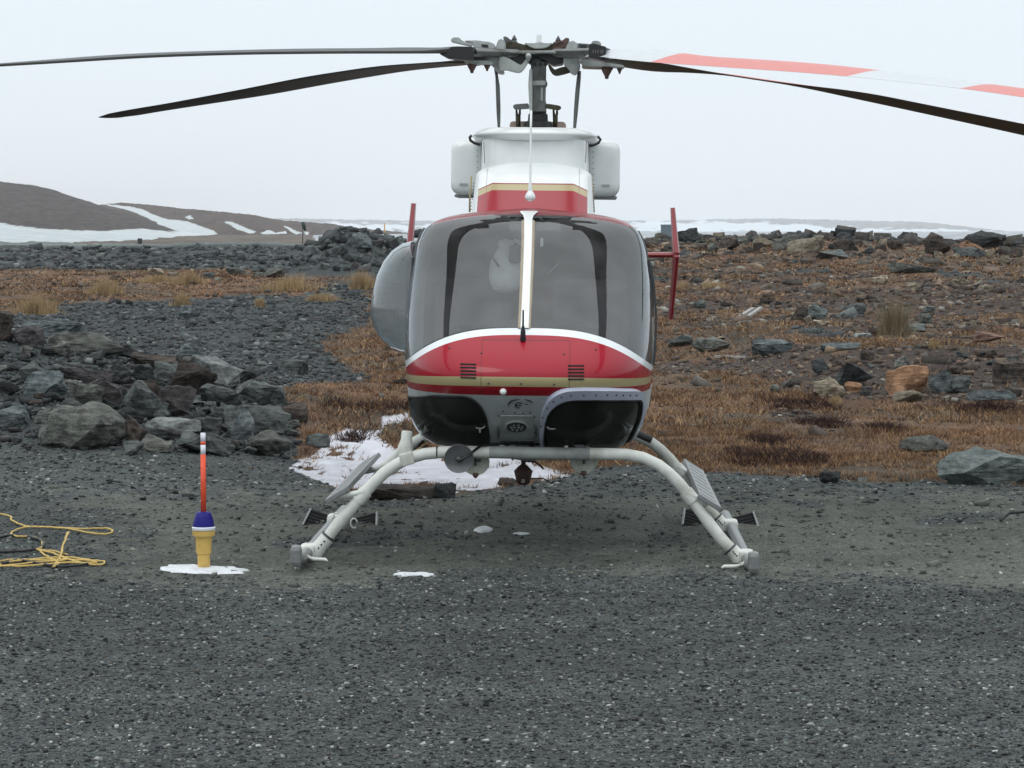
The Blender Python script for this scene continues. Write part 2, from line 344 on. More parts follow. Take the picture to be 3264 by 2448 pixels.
# ---------------------------------------------------------------- hills (each a body with a back side)
def hill(name, crest, base, D0, D1, depth, snowpolys, col, snowcol, seed, noise_row=5, nt_=70, ncol=420, wn=14):
    cx = [c[0] for c in crest]; cr = [c[1] for c in crest]; bx = [c[0] for c in base]; br = [c[1] for c in base]
    pxs = np.linspace(cx[0], cx[-1], ncol); V = []; Cc = []
    tt = np.concatenate([np.linspace(0, 1, nt_), [1.12, 1.4, 1.9, 2.6]])
    for t in tt:
        tc_ = min(t, 1.0)
        D = D0 + (D1 - D0) * tc_ ** .8 + (t > 1) * (t - 1) * depth
        rb = np.interp(pxs, bx, br); rc = np.interp(pxs, cx, cr)
        X = (pxs - CW / 2) / FPX * D
        row = rb + (rc - rb) * tc_ ** .9 + noise_row * fbm(pxs * .02, np.full_like(pxs, t * 6), seed, 5) * (.45 + .55 * math.sin(math.pi * min(tc_, 1))) + (t > .95) * 2.2 * fbm(pxs * .11, pxs * 0, seed + 40, 4)
        Z = HC - (row - 735) / FPX * D
        if t > 1: Z = Z * max(0, 1 - (t - 1) / 1.5) - 2 * (t - 1)
        sn = np.zeros(pxs.shape, bool)
        ww = wn * fbm(pxs * .03, row * .12, seed + 3, 4)
        for p in snowpolys: sn |= in_poly(pxs + ww * 1.6, row + ww * .35, p)
        if t > 1: sn[:] = False
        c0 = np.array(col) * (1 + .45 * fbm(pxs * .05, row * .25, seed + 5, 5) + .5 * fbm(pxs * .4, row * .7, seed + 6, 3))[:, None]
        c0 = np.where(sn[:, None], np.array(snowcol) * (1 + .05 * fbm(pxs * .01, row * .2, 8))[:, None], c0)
        V.append(np.stack([X, np.full_like(X, D), Z], -1)); Cc.append(c0)
    V = np.array(V); Cc = np.array(Cc); nr, nc = V.shape[:2]
    idx = np.arange(nr * nc).reshape(nr, nc); ff = np.stack([idx[:-1, :-1], idx[:-1, 1:], idx[1:, 1:], idx[1:, :-1]], -1).reshape(-1, 4)
    me = bpy.data.meshes.new(name); me.from_pydata(V.reshape(-1, 3).tolist(), [], ff.tolist())
    ca = me.color_attributes.new('Col', 'FLOAT_COLOR', 'POINT')
    ca.data.foreach_set('color', np.concatenate([Cc.reshape(-1, 3), np.ones((nr * nc, 1))], 1).astype(np.float32).ravel())
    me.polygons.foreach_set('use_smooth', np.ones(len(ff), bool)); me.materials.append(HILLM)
    return tag(link(name, me), kind='structure')
HILLM = attr_mat('hill_surface', .95, scale=.35, var=.28, bump=.8)
snow_near = [(-4600, 730), (-2500, 716), (-900, 712), (0, 710), (60, 720), (130, 728), (250, 735), (330, 737), (380, 732), (450, 728), (520, 736), (560, 741), (700, 742), (760, 752), (620, 762), (480, 768), (300, 780), (-900, 792), (-4600, 795)]
gully = [(325, 649), (410, 657), (460, 668), (480, 680), (530, 698), (600, 706), (690, 738), (700, 748), (560, 745), (505, 722), (495, 706), (430, 676), (405, 668), (350, 656)]
hill('hill_far', [(240, 690), (300, 655), (380, 645), (470, 652), (560, 663), (680, 674), (760, 680), (830, 690), (900, 702), (1040, 712), (1150, 727), (1300, 742), (1500, 752)], [(240, 782), (1500, 770)], 620, 1300, 500,
     [gully, [(588, 690), (612, 687), (620, 698), (600, 699)], [(720, 708), (740, 706), (780, 724), (820, 740), (800, 745), (760, 732)], [(832, 740), (860, 733), (880, 742), (910, 736), (920, 745), (835, 746)], [(900, 718), (920, 724), (960, 742), (945, 747), (920, 732)], [(968, 738), (982, 738), (980, 748), (966, 746)]],
     (.078, .062, .056), (.50, .54, .56), 61, wn=9)
hill('hill', [(-4600, 700), (-3600, 640), (-2600, 560), (-1700, 520), (-900, 528), (-400, 548), (0, 577), (110, 590), (180, 607), (270, 638), (340, 662), (430, 685), (500, 712), (560, 735), (700, 750), (820, 765)], [(-4600, 792), (0, 788), (500, 784), (820, 776)], 240, 900, 420,
     [snow_near, [(540, 737), (620, 735), (720, 748), (600, 750)]], (.066, .056, .055), (.52, .57, .585), 62, wn=7)
snowfld = [(900, 716), (1300, 728), (1300, 748), (900, 745)]
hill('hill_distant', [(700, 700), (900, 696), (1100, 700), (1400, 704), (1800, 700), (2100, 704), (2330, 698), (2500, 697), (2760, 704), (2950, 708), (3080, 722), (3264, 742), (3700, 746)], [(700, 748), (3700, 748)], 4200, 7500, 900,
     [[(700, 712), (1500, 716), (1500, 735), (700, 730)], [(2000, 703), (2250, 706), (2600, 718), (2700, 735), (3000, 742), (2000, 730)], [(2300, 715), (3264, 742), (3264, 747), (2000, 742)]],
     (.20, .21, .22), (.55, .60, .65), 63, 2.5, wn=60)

# ================================================================== STONES AS STUFF
def merged(name, V, F, Cl, m, kind='stuff', label=None, cat=None, parent=None):
    me = bpy.data.meshes.new(name); nF = len(F); k = F.shape[1]
    me.vertices.add(len(V)); me.vertices.foreach_set('co', V.astype(np.float32).ravel())
    me.loops.add(F.size); me.loops.foreach_set('vertex_index', F.astype(np.int32).ravel())
    me.polygons.add(nF); me.polygons.foreach_set('loop_start', np.arange(0, F.size, k, dtype=np.int32)); me.polygons.foreach_set('loop_total', np.full(nF, k, np.int32))
    me.update(calc_edges=True)
    ca = me.color_attributes.new('Col', 'FLOAT_COLOR', 'POINT')
    ca.data.foreach_set('color', np.concatenate([Cl, np.ones((len(V), 1))], 1).astype(np.float32).ravel())
    me.materials.append(m); o = link(name, me, parent); tag(o, label, cat, kind=kind); return o
def scatter_pts(Y0, Y1, dens, zones, lo=-100, hi=3364, extra=None):
    """random ground points in the wedge between two distances; dens per m2"""
    a0 = (lo - CW / 2) / FPX; a1 = (hi - CW / 2) / FPX
    area = (a1 - a0) * (Y1 ** 2 - Y0 ** 2) / 2; n = int(area * dens)
    Y = np.sqrt(rng.uniform(Y0 ** 2, Y1 ** 2, n)); X = rng.uniform(a0, a1, n) * Y
    Z = terrain(X, Y); k = zone(X, Y, Z); ok = np.isin(k, zones)
    if extra is not None: ok &= extra(X, Y)
    return X[ok], Y[ok], Z[ok]
OCT = np.array([(1, 0, 0), (-1, 0, 0), (0, 1, 0), (0, -1, 0), (0, 0, 1), (0, 0, -1), ], float)
CUB = np.array([(x, y, z) for x in (-1, 1) for y in (-1, 1) for z in (-1, 1)], float) * .62
CUBF = np.array([(0, 1, 3, 2), (4, 6, 7, 5), (0, 4, 5, 1), (2, 3, 7, 6), (0, 2, 6, 4), (1, 5, 7, 3)])
def stones(X, Y, Z, size, flat=.55, palette=None, pw=None, sink=.25):
    n = len(X); P = CUB[None] * rng.uniform(.55, 1.35, (n, 8, 3)); 
    sc = size[:, None] * np.stack([rng.uniform(.7, 1.25, n), rng.uniform(.7, 1.25, n), flat * rng.uniform(.5, 1.4, n)], -1)
    P = P * sc[:, None]
    al = rng.uniform(0, 2 * np.pi, n); ti = rng.normal(0, .35, n)
    c, s = np.cos(ti)[:, None], np.sin(ti)[:, None]; y, z = P[..., 1] * c - P[..., 2] * s, P[..., 1] * s + P[..., 2] * c
    c, s = np.cos(al)[:, None], np.sin(al)[:, None]; x2, y2 = P[..., 0] * c - y * s, P[..., 0] * s + y * c
    P = np.stack([x2 + X[:, None], y2 + Y[:, None], z + Z[:, None] + (sc[:, 2] * (.6 - sink))[:, None]], -1)
    F = (CUBF[None] + (np.arange(n) * 8)[:, None, None]).reshape(-1, 4)
    palette = np.array(palette); pi = rng.choice(len(palette), n, p=pw)
    c0 = palette[pi] * rng.uniform(.7, 1.35, (n, 1)) * (1 + .35 * fbm(X * .35, Y * 2.2, 57) + .2 * fbm(X * 1.5, Y * 1.5, 59))[:, None]; Cl = np.repeat(c0[:, None], 8, 1) * rng.uniform(.88, 1.12, (n, 8, 1))
    return P.reshape(-1, 3), F, np.clip(Cl.reshape(-1, 3), 0, .8)
STM = attr_mat('stone_grains', .8, spec=.35, scale=28, var=.35, bump=.6)
gpal = [(.070, .081, .081), (.036, .044, .045), (.105, .117, .108), (.064, .066, .072), (.165, .18, .17), (.09, .082, .068), (.33, .34, .325), (.010, .012, .014), (.26, .275, .26)]
gpw = [.22, .21, .15, .10, .09, .03, .018, .17, .035]; gpw = np.array(gpw) / sum(gpw)
def batch(parts):
    V, F, Cl = [], [], []; k = 0
    for v, f, c in parts: V.append(v); F.append(f + k); Cl.append(c); k += len(v)
    return np.concatenate(V), np.concatenate(F), np.concatenate(Cl)
bl = []
for (y0, y1, d, s0, sg) in [(8.2, 10.8, 2600, .0058, .42), (10.8, 14.2, 1500, .0064, .45), (14.2, 17.5, 520, .0078, .5), (17.5, 25, 260, .011, .5)]:
    X, Y, Z = scatter_pts(y0, y1, d, [0], -650, 3900); bl.append(stones(X, Y, Z, np.minimum(s0 * np.exp(rng.normal(0, sg, len(X))), s0 * 2.3), .5, gpal, gpw))
X, Y, Z = scatter_pts(13.3, 20.5, 130, [1], -650, 3900); bl.append(stones(X, Y, Z, .0085 * np.exp(rng.normal(0, .5, len(X))), .6, [(.095, .105, .092), (.06, .068, .062), (.15, .155, .13), (.035, .04, .037), (.33, .33, .3)], [.4, .3, .17, .09, .04]))
merged('gravel', *batch(bl), STM, label='fine blue grey gravel spread over the pad', cat='gravel')
rp = [(.060, .070, .073), (.040, .048, .051), (.088, .10, .10), (.062, .058, .062), (.15, .165, .16), (.022, .026, .028)]; rw = [.30, .26, .16, .1, .05, .13]
rp2 = [(.06, .055, .048), (.04, .042, .042), (.09, .085, .07), (.062, .055, .052), (.17, .14, .10), (.022, .026, .028)]
bl = []
for (y0, y1, d, s0) in [(20, 30, 190, .016), (30, 42, 110, .021), (42, 62, 50, .028), (62, 90, 16, .042)]:
    X, Y, Z = scatter_pts(y0, y1, d, [3], -600, 3400); bl.append(stones(X, Y, Z, s0 * np.exp(rng.normal(0, .55, len(X))), .6, rp, rw, .3))
Xp, Yp, Zp = scatter_pts(21.5, 29.5, 60, [3, 0], -150, 960, lambda X, Y: (lambda q: (q[1] > 1120) & (q[1] < 1445))(project(X, Y, terrain(X, Y))))
bl.append(stones(Xp, Yp, Zp, np.minimum(.034 * np.exp(rng.normal(0, .45, len(Xp))), .07), .45, [(a * .7, b * .7, c * .7) for a, b, c in rp], rw, -.2))
merged('stone_rubble', *batch(bl), STM, label='broken grey stone rubble lying across the flat', cat='rubble')
bl = []
X, Y, Z = scatter_pts(84, 116, 14, [5], -900, 1500); bl.append(stones(X, Y, Z, .082 * np.exp(rng.normal(0, .5, len(X))), .6, rp, rw, .35))
X, Y, Z = scatter_pts(92, 112, 12, [5, 3], 1500, 3900); bl.append(stones(X, Y, Z, .105 * np.exp(rng.normal(0, .55, len(X))), .7, rp2, rw, .3))
merged('embankment_stone', *batch(bl), STM, label='dark angular stone fill on the road embankment', cat='stone fill')
bl = []; tp = [(.11, .078, .058), (.06, .044, .036), (.18, .135, .095), (.085, .078, .068), (.24, .23, .20), (.030, .025, .022), (.2, .12, .085)]; tw = [.25, .25, .12, .18, .05, .14, .01]
for (y0, y1, d, s0) in [(19.6, 30, 6, .016), (30, 46, 9, .03), (46, 72, 7, .040), (72, 104, 4, .055)]:
    X, Y, Z = scatter_pts(y0, y1, d, [2], 1200, 3900); bl.append(stones(X, Y, Z, s0 * np.exp(rng.normal(0, .6, len(X))), .55, tp, tw, .45))
for (y0, y1, d, s0) in [(24, 46, 90, .022), (46, 72, 22, .040), (72, 104, 11, .06)]:
    X, Y, Z = scatter_pts(y0, y1, d, [7], 1200, 3900); bl.append(stones(X, Y, Z, s0 * np.exp(rng.normal(0, .6, len(X))), .55, tp, tw, .4))
X, Y, Z = scatter_pts(60, 104, 3, [2], -150, 1300); bl.append(stones(X, Y, Z, .045 * np.exp(rng.normal(0, .5, len(X))), .5, tp, tw, .45))
merged('scattered_stones', *batch(bl), STM, label='small loose stones strewn through the brown tundra', cat='stones')
# grass blades
def grass(X, Y, Z, h, wd, per, pal, spread, lean=.5):
    n = len(X); X = np.repeat(X, per); Y = np.repeat(Y, per); Z = np.repeat(Z, per); hh = np.repeat(h, per); N_ = n * per
    ox = rng.normal(0, 1, N_) * np.repeat(spread, per); oy = rng.normal(0, 1, N_) * np.repeat(spread, per)
    H = hh * rng.uniform(.45, 1.2, N_); lx = rng.normal(0, lean, N_) * H + ox * .5; ly = rng.normal(0, lean, N_) * H + oy * .5
    an = rng.uniform(0, np.pi, N_); dx = np.cos(an) * wd; dy = np.sin(an) * wd
    bx, by = X + ox, Y + oy
    P = np.stack([np.stack([bx - dx, by - dy, Z - .01], -1), np.stack([bx + dx, by + dy, Z - .01], -1), np.stack([bx + lx, by + ly, Z + H], -1)], 1)
    pal = np.array(pal); c = pal[rng.integers(0, len(pal), n)]; c = np.repeat(c, per, 0) * rng.uniform(.7, 1.35, (N_, 1))
    return P.reshape(-1, 3), np.arange(N_ * 3).reshape(-1, 3), np.repeat(c, 3, 0)
GRM = attr_mat('dry_grass', .9, spec=.1)
bp_ = [(.205, .115, .062), (.26, .165, .09), (.15, .080, .045), (.095, .052, .034), (.34, .225, .125), (.06, .036, .026), (.17, .11, .068)]
bl = []
for (y0, y1, d, h, wd, per, sp_) in [(18.9, 25, 190, .036, .004, 11, .045), (25, 34, 90, .042, .006, 9, .06), (34, 48, 34, .048, .009, 8, .1), (48, 75, 13, .055, .014, 8, .16), (75, 105, 5, .07, .025, 7, .25)]:
    X, Y, Z = scatter_pts(y0, y1, d, [2], -500, 3900)
    dn = fbm(X * 1.1, Y * .9, 71, 3) + .5 * fbm(X * 4, Y * 4, 72, 2); ok = dn > -.34
    X, Y, Z, dn = X[ok], Y[ok], Z[ok], dn[ok]
    bl.append(grass(X, Y, Z, h * (1 + 1.0 * np.clip(dn, -.3, .7)) * rng.uniform(.7, 1.3, len(X)), wd, per, bp_, np.full(len(X), sp_)))
X, Y, Z = scatter_pts(24, 60, 4, [7], 1200, 3900); bl.append(grass(X, Y, Z, np.full(len(X), .07), .008, 7, bp_[:3], np.full(len(X), .1)))
merged('tundra_grass', *batch(bl), GRM, label='rust brown dead grass covering the tundra', cat='grass')
# dark heather clumps near the pad
bl = []
for (px, row, wpx, n_) in [(2480, 1462, 260, 260), (2450, 1405, 60, 60), (1870, 1440, 200, 160), (2620, 1350, 120, 70), (2820, 1365, 60, 50), (3140, 1300, 200, 100), (2560, 1285, 200, 90), (1180, 1300, 300, 120), (1120, 1395, 60, 30), (1090, 1000, 80, 30)]:
    p = ground_hit(px, row); W_ = wpx / (FPX / p.y); 
    X = p.x + rng.uniform(-.5, .5, n_) * W_; Y = p.y + rng.normal(0, .25 + W_ * .12, n_); Z = terrain(X, Y)
    bl.append(grass(X, Y, Z, np.full(n_, .05), .007, 16, [(.045, .027, .024), (.06, .034, .029), (.035, .024, .021)], np.full(n_, .05), .7))
merged('heather_cover', *batch(bl), GRM, label='dark purplish low heather patches in the brown grass', cat='heather')
# ================================================================== SINGLE ROCKS
def rock_mat(name, col, col2, rough=.85):
    m, nt, b = new_mat(name); N = nt.nodes.new; L = nt.links.new
    tc = N('ShaderNodeTexCoord'); oi = N('ShaderNodeObjectInfo')
    ad = N('ShaderNodeVectorMath'); ad.operation = 'ADD'; L(tc.outputs['Object'], ad.inputs[0]); cmb = N('ShaderNodeMath'); cmb.operation = 'MULTIPLY'; cmb.inputs[1].default_value = 37
    L(oi.outputs['Random'], cmb.inputs[0]); L(cmb.outputs[0], ad.inputs[1])
    n1 = N('ShaderNodeTexNoise'); n1.inputs['Scale'].default_value = 11; n1.inputs['Detail'].default_value = 9; n1.inputs['Roughness'].default_value = .7; L(ad.outputs[0], n1.inputs[0])
    mp = N('ShaderNodeMapping'); mp.inputs['Scale'].default_value = (2, 3, 16); mp.inputs['Rotation'].default_value = (.4, .5, 0); L(ad.outputs[0], mp.inputs[0])
    n2 = N('ShaderNodeTexNoise'); n2.inputs['Scale'].default_value = 2.0; n2.inputs['Detail'].default_value = 5; L(mp.outputs[0], n2.inputs[0])
    r = N('ShaderNodeValToRGB'); r.color_ramp.elements[0].position = .35; r.color_ramp.elements[0].color = (*[q * .7 for q in col], 1); r.color_ramp.elements[1].position = .68; r.color_ramp.elements[1].color = (*[q * 1.2 for q in col2], 1)
    mm = N('ShaderNodeMath'); mm.operation = 'ADD'; L(n1.outputs[0], mm.inputs[0]); m5 = N('ShaderNodeMath'); m5.operation = 'MULTIPLY_ADD'; m5.inputs[1].default_value = .6; m5.inputs[2].default_value = -.3
    L(n2.outputs[0], m5.inputs[0]); L(m5.outputs[0], mm.inputs[1]); L(mm.outputs[0], r.inputs[0])
    r2 = N('ShaderNodeMapRange'); r2.inputs[3].default_value = .72; r2.inputs[4].default_value = 1.3; L(oi.outputs['Random'], r2.inputs[0])
    s = N('ShaderNodeVectorMath'); s.operation = 'SCALE'; L(r.outputs[0], s.inputs[0]); L(r2.outputs[0], s.inputs['Scale']); L(s.outputs[0], b.inputs['Base Color'])
    b.inputs['Roughness'].default_value = rough; b.inputs['Specular IOR Level'].default_value = .35
    bp = N('ShaderNodeBump'); bp.inputs['Strength'].default_value = 1.0; bp.inputs['Distance'].default_value = .05; L(mm.outputs[0], bp.inputs['Height']); L(bp.outputs[0], b.inputs['Normal'])
    return m
RM = {'big': (rock_mat('boulder_grey', (.11, .135, .13), (.17, .195, .19)), 'blue grey'), 'dark': (rock_mat('slate_dark', (.016, .018, .020), (.050, .056, .058)), 'dark'),
      'grey': (rock_mat('slate_grey', (.040, .046, .048), (.105, .118, .115)), 'grey'),
      'pale': (rock_mat('stone_pale', (.09, .10, .10), (.20, .215, .21)), 'pale grey'),
      'blue': (rock_mat('slate_blue', (.055, .070, .076), (.125, .145, .148)), 'blue grey'),
      'brown': (rock_mat('stone_brown', (.025, .020, .018), (.072, .058, .048)), 'brown'),
      'tan': (rock_mat('stone_tan', (.13, .11, .08), (.26, .22, .165)), 'tan'),
      'orange': (rock_mat('stone_orange', (.20, .105, .06), (.33, .19, .11)), 'orange'),
      'pink': (rock_mat('stone_pink', (.17, .09, .075), (.27, .165, .135)), 'pinkish red'),
      'green': (rock_mat('stone_lichen', (.055, .060, .054), (.140, .146, .130)), 'greenish grey'),
      'plum': (rock_mat('stone_plum', (.028, .025, .027), (.072, .066, .068)), 'purplish')}
def rock_mesh(seed, w, d, h, shape='block', detail=False, tilt=0.0):
    R = random.Random(seed); bm = bmesh.new()
    n = {'block': 16, 'slab': 18, 'wedge': 11, 'round': 26}.get(shape, 15)
    for i in range(n):
        if shape == 'round':
            v = Vector((R.gauss(0, 1), R.gauss(0, 1), R.gauss(0, 1))).normalized() * R.uniform(.78, 1.02)
        else:
            v = Vector((R.uniform(-1, 1), R.uniform(-1, 1), R.uniform(-1, 1)))
            m = max(abs(v.x), abs(v.y), abs(v.z)); v = v / m * R.uniform(.8, 1)
            v *= min(1.0, 1.28 / max(v.length, .01) ) ** .7
            if shape == 'wedge': v.z = v.z if v.z < 0 else v.z * (1 - .8 * abs(v.x + .3))
        bm.verts.new(v)
    bmesh.ops.convex_hull(bm, input=bm.verts); bmesh.ops.delete(bm, geom=[v for v in bm.verts if not v.link_faces], context='VERTS')
    xs = [v.co.x for v in bm.verts]; zs = [v.co.z for v in bm.verts]; yy = [v.co.y for v in bm.verts]
    for v in bm.verts:
        v.co.x = ((v.co.x - min(xs)) / (max(xs) - min(xs)) - .5) * w; v.co.y = ((v.co.y - min(yy)) / (max(yy) - min(yy)) - .5) * d; v.co.z = ((v.co.z - min(zs)) / (max(zs) - min(zs)) - .5) * h
    if tilt:
        rt = Matrix.Rotation(tilt, 3, 'Y')
        for v in bm.verts: v.co = rt @ v.co
    if detail:
        bmesh.ops.triangulate(bm, faces=bm.faces)
        bmesh.ops.subdivide_edges(bm, edges=bm.edges, cuts=4, use_grid_fill=True)
        off = Vector((seed * 3.7, seed * 1.3, 0)); s = min(w, h, d); bm.normal_update()
        nn = {v: v.normal.copy() for v in bm.verts}
        for v in bm.verts:
            q = v.co / s
            v.co += nn[v] * s * (.13 * mnoise.noise(q * 1.9 + off) + .07 * mnoise.noise(q * 5 + off) + .05 * (abs(mnoise.noise(Vector((q.x * .7, q.y * .7, q.z * 7 + q.x * 2)) + off)) - .2))
    me = bpy.data.meshes.new('rock'); bm.to_mesh(me); bm.free(); return me
ROCKS = []
def put_rock(px, row, wpx, hpx, tone, shape='block', place='', group='', seed=None, depthf=.75, tilt=0.0, sink=.12, label=None, name='rock'):
    """px,row: middle of the foot of the rock as measured; sizes measured at that distance"""
    p = ground_hit(px, row); s = FPX / p.y; w_, h_ = wpx / s, hpx / s
    seed = seed if seed is not None else len(ROCKS) + 5
    me = rock_mesh(seed, w_, max(w_ * depthf, h_ * .8), h_ * (1 + abs(sink)), shape, wpx > 44, tilt)
    me.materials.append(RM[tone][0]); o = link(name, me)
    o.location = (p.x, p.y + max(w_ * depthf, h_ * .8) * .3, p.z + h_ * (1 - sink) * .5 - .0 * h_)
    o.rotation_euler = (0, 0, random.uniform(-.25, .25))
    sz = 'large' if wpx > 110 else 'middling' if wpx > 55 else 'small'
    ROCKS.append(dict(o=o, px=px, row=row, desc=(sz, RM[tone][1], {'block': 'block', 'slab': 'slab', 'wedge': 'wedge', 'round': 'boulder'}[shape]), place=place, group=group, label=label))
    return o
PG = 'rocks of the dark pile at the left'
def zb(x0, y0, x1, y1, tone, shape, sc_, ox, oy, **k):
    x0, x1 = ox + x0 / sc_, ox + x1 / sc_; y0, y1 = oy + y0 / sc_, oy + y1 / sc_
    return put_rock((x0 + x1) / 2, y1, x1 - x0, y1 - y0, tone, shape, **k)
P = lambda *a, **k: zb(*a, 2.212, 0, 950, group=PG, **k)
# distinctive rocks of the pile
P(-60, 90, 85, 300, 'brown', 'block', label='dark brown block cut by the left edge, topmost of the rock pile')
P(90, 190, 300, 345, 'plum', 'block', label='nearly black block under the front of the blue grey slab, left edge')
P(150, 145, 580, 275, 'blue', 'slab', depthf=.4, label='flat blue grey slab at the upper left of the pile, leaning on black blocks')
P(300, 250, 915, 390, 'green', 'slab', depthf=.35, label='longest flat slab of the pile, grey green above a dark shadowed underside')
P(920, 385, 1235, 515, 'brown', 'wedge', depthf=.6, label='dark brown wedge behind the middle of the pile')
P(770, 445, 935, 590, 'grey', 'wedge', tilt=.4, label='pointed grey splinter leaning right on the upper pile')
P(1215, 460, 1485, 670, 'brown', 'block', tilt=.35, label='brown block with a tan corner tipping right beside the pale slab')
P(1325, 420, 1695, 620, 'pale', 'slab', tilt=.12, label='palest slab of the pile, overhanging a black hollow at its right')
P(155, 525, 455, 705, 'blue', 'block', depthf=.5, label='big smooth blue grey block in the left half of the pile')
P(385, 495, 805, 620, 'plum', 'slab', tilt=.15, label='purplish slab sloping down right behind the small pale stone')
P(435, 575, 575, 655, 'pale', 'slab', label='small pale diamond shaped stone beside the big blue grey block')
P(475, 605, 735, 785, 'green', 'block', label='grey green faced block below the small diamond shaped stone')
P(575, 575, 865, 775, 'plum', 'block', label='rough purplish block in the middle of the pile')
P(855, 635, 1165, 865, 'grey', 'wedge', tilt=.5, label='grey wedge leaning over a black triangular hollow')
P(975, 585, 1145, 755, 'brown', 'block', label='dark block with rusty top in the centre of the pile')
P(1110, 615, 1365, 835, 'plum', 'block', depthf=.6, label='big purplish grey block right of the triangular hollow')
P(1395, 635, 1705, 775, 'grey', 'slab', tilt=.35, label='grey slab tilted right below the brown tipping block')
P(1640, 600, 2005, 750, 'grey', 'slab', tilt=.18, label='broad grey slab near the right end of the pile')
P(1955, 725, 2165, 875, 'brown', 'block', label='dark brown block at the far right end of the pile')
P(1545, 765, 2055, 965, 'grey', 'slab', tilt=.1, label='widest grey slab above the rounded lichen boulder')
P(1735, 945, 2065, 1115, 'green', 'round', label='rounded lichen grey boulder at the right foot of the pile')
P(835, 845, 1045, 1035, 'brown', 'wedge', tilt=.3, label='rust brown wedge beside the low rounded hump at the pile foot')
P(995, 855, 1405, 965, 'pale', 'slab', tilt=.05, label='long pale edged slab above the marker rod')
P(975, 975, 1205, 1085, 'green', 'block', label='grey green block left of the black hollow behind the rod')
P(195, 765, 865, 1060, 'green', 'round', sink=.3, label='big low rounded boulder at the left foot of the pile')
P(325, 885, 625, 1005, 'dark', 'slab', tilt=.3, depthf=.3, label='dark slab lying across the big low rounded boulder')
P(-20, 765, 205, 920, 'blue', 'block', label='split grey blocky rock at the left edge, low in the pile')
P(1255, 975, 1645, 1105, 'grey', 'wedge', tilt=.2, label='grey wedge just right of the top of the marker rod')
P(1635, 795, 1785, 1005, 'blue', 'block', label='upright blue grey block left of the lichen boulder')
P(1335, 845, 1565, 965, 'dark', 'slab', label='dark slab behind the tip of the marker rod')
P(1065, 470, 1345, 600, 'grey', 'slab', tilt=.25, label='grey slab above the big purplish block')
P(940, 475, 1120, 620, 'dark', 'wedge', tilt=.4, label='dark wedge with a pale upper edge, upper middle of the pile')
# loose filling of the pile
R = random.Random(5)
def region_rocks(poly, n, wr, tones, shapes, place, group, asp=(.4, .8), tl=.4, seed0=0, name='rock', sink=.12):
    xs = [p[0] for p in poly]; yy = [p[1] for p in poly]; k = 0; pts = []
    tries = 0
    while k < n and tries < 4000:
        tries += 1
        x, y = R.uniform(min(xs), max(xs)), R.uniform(min(yy), max(yy))
        if not bool(in_poly(np.array([x]), np.array([y]), poly)[0]): continue
        w_ = R.uniform(*wr) if R.random() < .7 else wr[0] * R.uniform(.8, 1.3)
        if any(abs(x - a) < .42 * (w_ + c) and abs(y - b) < .26 * (w_ + c) for a, b, c in pts): continue
        pts.append((x, y, w_)); k += 1
        pl = place(x, y) if callable(place) else place
        put_rock(x, y, w_, w_ * R.uniform(*asp), R.choice(tones), R.choice(shapes), place=pl, group=group, seed=900 + seed0 + k, tilt=R.uniform(-tl, tl), depthf=R.uniform(.5, .9), name=name, sink=sink)
def pile_place(x, y):
    r = 'left' if x < 320 else 'middle' if x < 600 else 'right'
    return ('at the %s foot of the pile' if y > 1350 else 'low in the %s of the pile' if y > 1230 else 'on the upper %s of the pile') % r
region_rocks([(-60, 1170), (120, 1120), (420, 1120), (640, 1140), (800, 1230), (900, 1300), (960, 1340), (920, 1430), (800, 1450), (430, 1455), (330, 1400), (0, 1330), (-60, 1330)], 88, (38, 104), ['dark', 'grey', 'grey', 'plum', 'brown', 'blue', 'green', 'dark', 'dark'], ['slab', 'slab', 'slab', 'wedge', 'block'], pile_place, PG, asp=(.28, .58), tl=.6, sink=-.25, seed0=0)
region_rocks([(-60, 1090), (100, 1110), (60, 1180), (-60, 1180)], 4, (36, 80), ['dark', 'green'], ['slab', 'wedge'], pile_place, PG, seed0=120)
# rocks in the rubble flat and by the hollow
RG = 'stones standing out of the grey rubble flat'
region_rocks([(250, 1030), (560, 980), (1000, 985), (1020, 1180), (900, 1215), (560, 1150), (400, 1090)], 10, (26, 50), ['grey', 'grey', 'dark', 'blue'], ['slab', 'block', 'wedge'], 'on the grey rubble flat behind the pile', RG, (.3, .6), .2, 200)
put_rock(935, 1190, 90, 42, 'grey', 'slab', group=RG, label='flat grey slab alone on the rubble right of the pile')
put_rock(1010, 1425, 72, 42, 'grey', 'block', group=RG, label='grey stone half sunk in the brown grass beside the ice')
put_rock(1300, 1590, 270, 44, 'brown', 'slab', depthf=.35, sink=.35, label='earthy ledge stone at the pad edge below the ice')
put_rock(1420, 1588, 70, 48, 'dark', 'block', label='dark block at the end of the ledge under the mirror discs')
put_rock(1615, 1550, 60, 26, 'brown', 'slab', label='small brown stone at the pad edge under the cargo hook')
# right side
Z4 = lambda *a, **k: zb(*a, 2.56, 2400, 1000, **k); Z3_ = lambda *a, **k: zb(*a, 1.75, 2000, 650, **k)
Z4(1540, 1108, 2300, 1400, 'big', 'round', depthf=.6, sink=.15, label='big blue grey boulder on the pad edge at the right')
Z4(490, 525, 765, 690, 'tan', 'round', label='rounded tan boulder beside a dark stone and a small orange one')
Z4(690, 395, 995, 600, 'dark', 'wedge', label='dark pointed rock just above the rounded tan boulder')
Z4(1105, 425, 1415, 665, 'orange', 'block', label='large squarish orange rock in the soil bank')
Z4(1130, 355, 1335, 450, 'green', 'slab', label='greenish tan stone resting on top of the orange rock')
Z4(1440, 480, 1645, 645, 'blue', 'wedge', tilt=-.5, depthf=.4, label='grey slab leaning right of the orange rock')
Z4(1600, 505, 1790, 645, 'grey', 'block', label='grey block behind the leaning slab, right of the orange rock')
